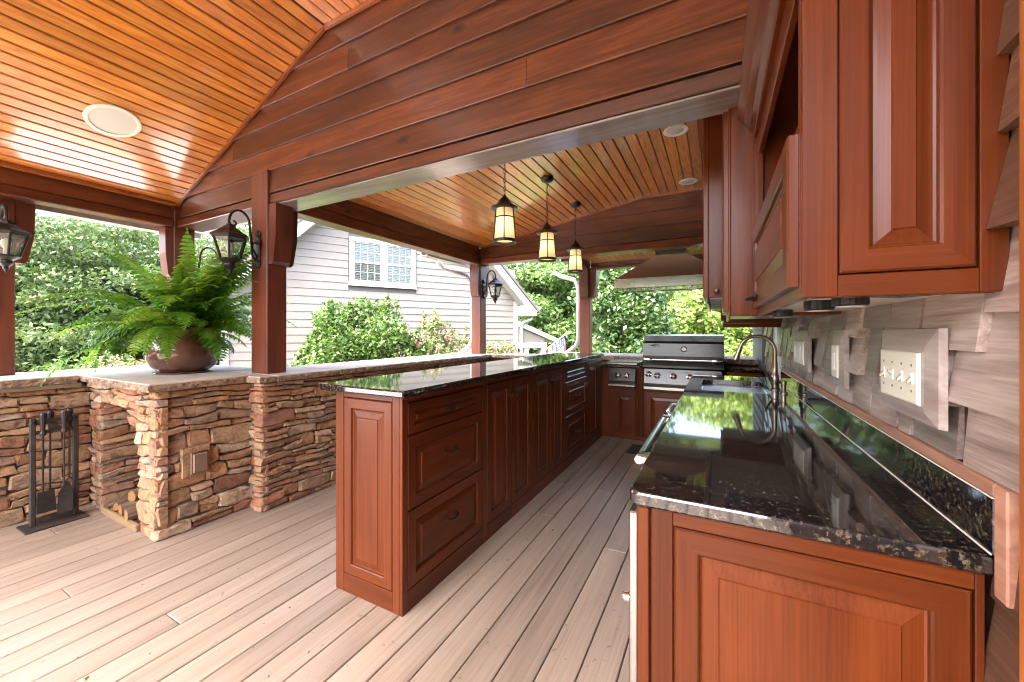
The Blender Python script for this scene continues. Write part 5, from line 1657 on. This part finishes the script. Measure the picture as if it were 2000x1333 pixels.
# ------------------------------------------------------------------ foliage
def leaf_cloud(name, parent, clumps, n, size, mat, upb=.5, aspect=2.0, seed=0):
    """clumps: array (k, 7): centre xyz, radii xyz, weight"""
    g_ = np.random.default_rng(seed)
    C = np.array(clumps, float)
    w = C[:, 6] / C[:, 6].sum()
    k = g_.choice(len(C), n, p=w)
    d = g_.normal(size=(n, 3)); d /= np.linalg.norm(d, axis=1)[:, None]
    r = g_.uniform(0, 1, n) ** .45
    P = C[k, :3] + d * C[k, 3:6] * r[:, None]
    nrm = g_.normal(size=(n, 3)) * .75 + d * .5; nrm[:, 2] += upb
    nrm /= np.linalg.norm(nrm, axis=1)[:, None]
    a = np.cross(nrm, g_.normal(size=(n, 3))); a /= np.linalg.norm(a, axis=1)[:, None]
    b = np.cross(nrm, a)
    s = size * g_.uniform(.6, 1.3, n)[:, None]
    L, Wd = a * s, b * s / aspect
    fold = nrm * s * .12
    V = np.stack([P - L, P + Wd + fold, P + L, P - Wd + fold], 1).reshape(-1, 3)
    c = V.mean(0)
    me = bpy.data.meshes.new(name)
    me.vertices.add(len(V)); me.vertices.foreach_set('co', (V - c).ravel())
    me.loops.add(n * 4); me.loops.foreach_set('vertex_index', np.arange(n * 4))
    me.polygons.add(n); me.polygons.foreach_set('loop_start', np.arange(n) * 4)
    try: me.polygons.foreach_set('loop_total', np.full(n, 4))
    except Exception: pass
    me.materials.append(mat)
    me.update(calc_edges=True)
    o = bpy.data.objects.new(name, me); COL.objects.link(o)
    if parent is not None:
        o.parent = parent; o.location = Vector(c) - ORG[parent]
    else: o.location = c
    ORG[o] = Vector(c)
    return o
def crown_clumps(c, rad, k, cr, seed, flat=.55, shell=.35):
    g_ = np.random.default_rng(seed)
    d = g_.normal(size=(k, 3)); d /= np.linalg.norm(d, axis=1)[:, None]
    r = g_.uniform(shell, 1, k)
    P = np.array(c) + d * np.array(rad) * r[:, None]
    s = cr * g_.uniform(.55, 1.35, k)
    return np.column_stack([P, s, s, s * flat, s ** 2])
def tree(name, label, cat, base, crowns, n, size, mat, bark, trunk_r=.16, group=None, k=60, cr=.7, seed=0, flat=.5, aspect=2.0, limbs=9, upb=.5):
    t = thing(name, base, label, cat, group)
    R = random.Random(seed)
    cl = np.vstack([crown_clumps(c, r, k, cr, seed * 10 + i, flat) for i, (c, r) in enumerate(crowns)])
    q = MB()
    b = Vector(base)
    cc = Vector(np.mean([c for c, r in crowns], axis=0))
    top = Vector((cc.x, cc.y, cc.z + .2))
    mid = b.lerp(top, .5) + Vector((R.uniform(-.2, .2), R.uniform(-.2, .2), 0))
    q.tube([tuple(b), tuple(b.lerp(mid, .5)), tuple(mid), tuple(mid.lerp(top, .6)), tuple(top)], [trunk_r * 1.15, trunk_r, trunk_r * .8, trunk_r * .5, trunk_r * .2], 8)
    for i in range(limbs):
        f = R.uniform(.3, .95)
        s0 = b.lerp(mid, f) if R.random() < .5 else mid.lerp(top, f * .8)
        e = Vector(cl[R.randrange(len(cl))][:3])
        m1 = s0.lerp(e, .5) + Vector((0, 0, R.uniform(.05, .35)))
        q.tube([tuple(s0), tuple(s0.lerp(m1, .6)), tuple(m1), tuple(e)], [trunk_r * .4, trunk_r * .3, trunk_r * .2, trunk_r * .06], 6)
    q.build('trunk', bark, t, smooth=True)
    leaf_cloud('crown', t, cl, n, size, mat, upb, aspect, seed)
    return t
GZ = -.6
def gp(px, t):
    p = at(px, 649, t); return p.x, p.y
TG = 'trees beyond the stone wall'
tl = [(60, 9.5, 3.0, 'leaf_soft', 'layered light green tree nearest the tool wall post'), (230, 11.0, 2.6, 'leaf_tree', 'leafy green tree directly behind the fern'), (400, 12.5, 2.8, 'leaf_soft', 'light green tree between the fern and the cream house'), (-160, 9.5, 2.3, 'leaf_tree', 'green tree at the outer edge past the tool wall')]
for i, (px, t_, h, mt, lab) in enumerate(tl):
    x, y = gp(px, t_)
    tree('tree', lab, 'tree', (x, y, GZ), [((x, y, h), (3.0, 3.0, 1.8)), ((x + .6, y - .4, h - 1.7), (2.6, 2.6, 1.3))], 66000, .056, M[mt], M['palebark'], .14, TG, 120, .58, 100 + i, .42, 2.0, 22, .3)
tr = [(600, 19, 6.0, 'leaf_tree', 'tall green tree rising behind the roof of the cream house'), (1085, 17.5, 3.3, 'leaf_tree', 'green tree with bare limbs behind the flag'), (1010, 21, 3.6, 'leaf_wood', 'dark green tree beyond the small porch'), (1165, 20, 3.5, 'leaf_tree', 'green tree behind the white downspout')]
for i, (px, t_, h, mt, lab) in enumerate(tr):
    x, y = gp(px, t_)
    tree('tree', lab, 'tree', (x, y, GZ), [((x, y, h), (2.6, 2.6, 2.4)), ((x, y, h - 2.2), (2.2, 2.2, 1.5))], 26000, .11, M[mt], M['bark'], .2, 'trees behind the cream house', 55, .8, 200 + i, .5, 2.0, 14)
x, y = gp(1215, 8.6)
tree('broadleaf_tree', 'dark glossy broadleaf tree beside the grill bay post', 'tree', (x, y, GZ), [((x, y, 1.85), (1.1, 1.1, 1.25)), ((x + .2, y, .7), (1.1, 1.1, .9))], 22000, .055, M['leaf_dark'], M['bark'], .06, None, 60, .38, 301, .8, 2.0, 8)
for i, (px, t_, r, lab) in enumerate(((1330, 12, 1.9, 'yellow green tree behind the gas grill'), (1450, 11, 1.9, 'yellow green tree beyond the faucet and siding'), (1400, 16, 2.6, 'taller light green tree behind the yellow green ones'))):
    x, y = gp(px, t_)
    tree('tree', lab, 'tree', (x, y, GZ), [((x, y, 1.9), (r, r, 1.5)), ((x, y, .6), (r, r, .9))], 24000, .075, M['leaf_light'], M['bark'], .1, 'light trees behind the grill', 60, .5, 320 + i, .5, 2.2, 10)
# shrubs against the house
def bush(name, label, px, t_, w, top, mat, n, size, seed, group=None, k=42, cr=.3, blossoms=0, trunk=True):
    x, y = gp(px, t_)
    h = top - GZ
    t = thing(name, (x, y, GZ), label, 'shrub', group)
    cl = np.vstack([crown_clumps((x, y, GZ + h * .50), (w / 2, w / 2, h * .47), k, cr, seed, .9, .3), crown_clumps((x, y, GZ + h * .3), (w / 2 * 1.1, w / 2 * 1.1, h * .32), k // 2, cr, seed + 1, .9, .3)])
    R = random.Random(seed)
    q = MB()
    for i in range(12):
        e = cl[R.randrange(len(cl))]
        q.tube([(x + R.uniform(-.1, .1), y + R.uniform(-.1, .1), GZ), ((x + e[0]) / 2, (y + e[1]) / 2, (GZ + e[2]) / 2 + .1), tuple(e[:3])], [.025, .018, .006], 5)
    q.build('stem', M['bark'], t, smooth=True)
    leaf_cloud('foliage', t, cl, n, size, M[mat], .5, 2.0, seed)
    # upright tip sprigs
    sp_ = cl[cl[:, 2] > GZ + h * .5][:40].copy()
    if len(sp_) > 14:
        sp_[:, 2] += .16; sp_[:, 3:5] = .05; sp_[:, 5] = .20; sp_[:, 6] = 1
        leaf_cloud('sprigs', t, sp_, n // 9, size * .9, M[mat], .1, 2.4, seed + 5)
    if blossoms:
        b_ = cl.copy(); b_[:, 3:6] *= .55; b_[:, 2] += .08
        leaf_cloud('blossoms', t, b_[::2], blossoms, size * .55, M['blossom'], .4, 1.3, seed + 9)
    return t
bush('green_bush', 'large bright green bush growing under the house window', 690, 7.5, 2.15, 2.08, 'leaf_bush', 38000, .046, 401, k=90, cr=.30)
bush('green_bush', 'tall slim shoot of green bush rising below the window', 722, 7.7, .9, 2.30, 'leaf_bush', 8000, .045, 402, k=30, cr=.2)
bush('green_bush', 'low green bush beside the timber post, at the base of the siding', 585, 7.0, 1.0, .98, 'leaf_bush', 8000, .045, 403)
bush('flowering_shrub', 'loose pink flowering shrub spilling from the large green bush', 790, 7.6, 1.3, 1.42, 'leaf_bush', 9000, .045, 404, 'flowering shrubs by the house', 34, .26, 900)
bush('flowering_shrub', 'tall airy flowering shrub by the downspout', 866, 8.3, 1.7, 1.80, 'leaf_flower', 11000, .045, 405, 'flowering shrubs by the house', 44, .24, 1300)
bush('flowering_shrub', 'low pink flowering shrub past the corner post', 985, 9.0, 1.1, 1.0, 'leaf_flower', 7000, .045, 406, 'flowering shrubs by the house', 34, .26, 1300)
bush('flowering_shrub', 'small flowering shrub before the siding, just past the lantern post', 955, 8.2, .7, 1.42, 'leaf_flower', 2600, .045, 407, 'flowering shrubs by the house', 20, .2, 500)
bush('flowering_shrub', 'reddish leaved low shrub beyond the pot', 290, 6.5, 1.6, .95, 'leaf_flower', 8000, .045, 408, 'flowering shrubs by the house', 34, .3, 700)
bush('green_bush', 'low rounded green bush behind the tool wall', 120, 6.5, 2.2, .85, 'leaf_tree', 12000, .055, 409)
# far woods close every gap
wc = []
gW = np.random.default_rng(77)
for i in range(260):
    a = math.radians(gW.uniform(-180, 180)) ; rr_ = gW.uniform(26, 38)
    x, y = -rr_ * math.sin(a), rr_ * math.cos(a)
    hh = gW.uniform(2.5, 7)
    s = gW.uniform(1.6, 3.2)
    wc.append((x, y, hh * gW.uniform(.1, 1), s, s, s * .9, s * s))
o = leaf_cloud('far_woods', None, wc, 150000, .24, M['leaf_wood'], .4, 1.8, 77)
tag(o, 'mass of green woods far beyond the garden', kind='stuff')

# small dry leaf bits and grit on the deck
q = MB(); RL = random.Random(9)
for i in range(170):
    x, y = RL.uniform(-4.0, -.25), RL.uniform(.3, 4.6)
    if -1.8 < x < -1.25 and y > 1.3: continue
    if x < -2.9 and y > 1.0: continue
    r_, a = RL.uniform(.002, .007) * (2.2 if i % 11 == 0 else 1), RL.uniform(0, 6.28)
    c, s_ = math.cos(a) * r_, math.sin(a) * r_
    q.add([(x - c, y - s_, .0012), (x + s_ * .5, y - c * .5, .003), (x + c, y + s_, .0015), (x - s_ * .5, y + c * .5, .004)], [(0, 1, 2, 3)])
tag(q.build('leaf_litter', plain('dry_leaf_bits', (.07, .045, .025), .9)), 'dry leaf bits and grit scattered on the deck', kind='stuff')
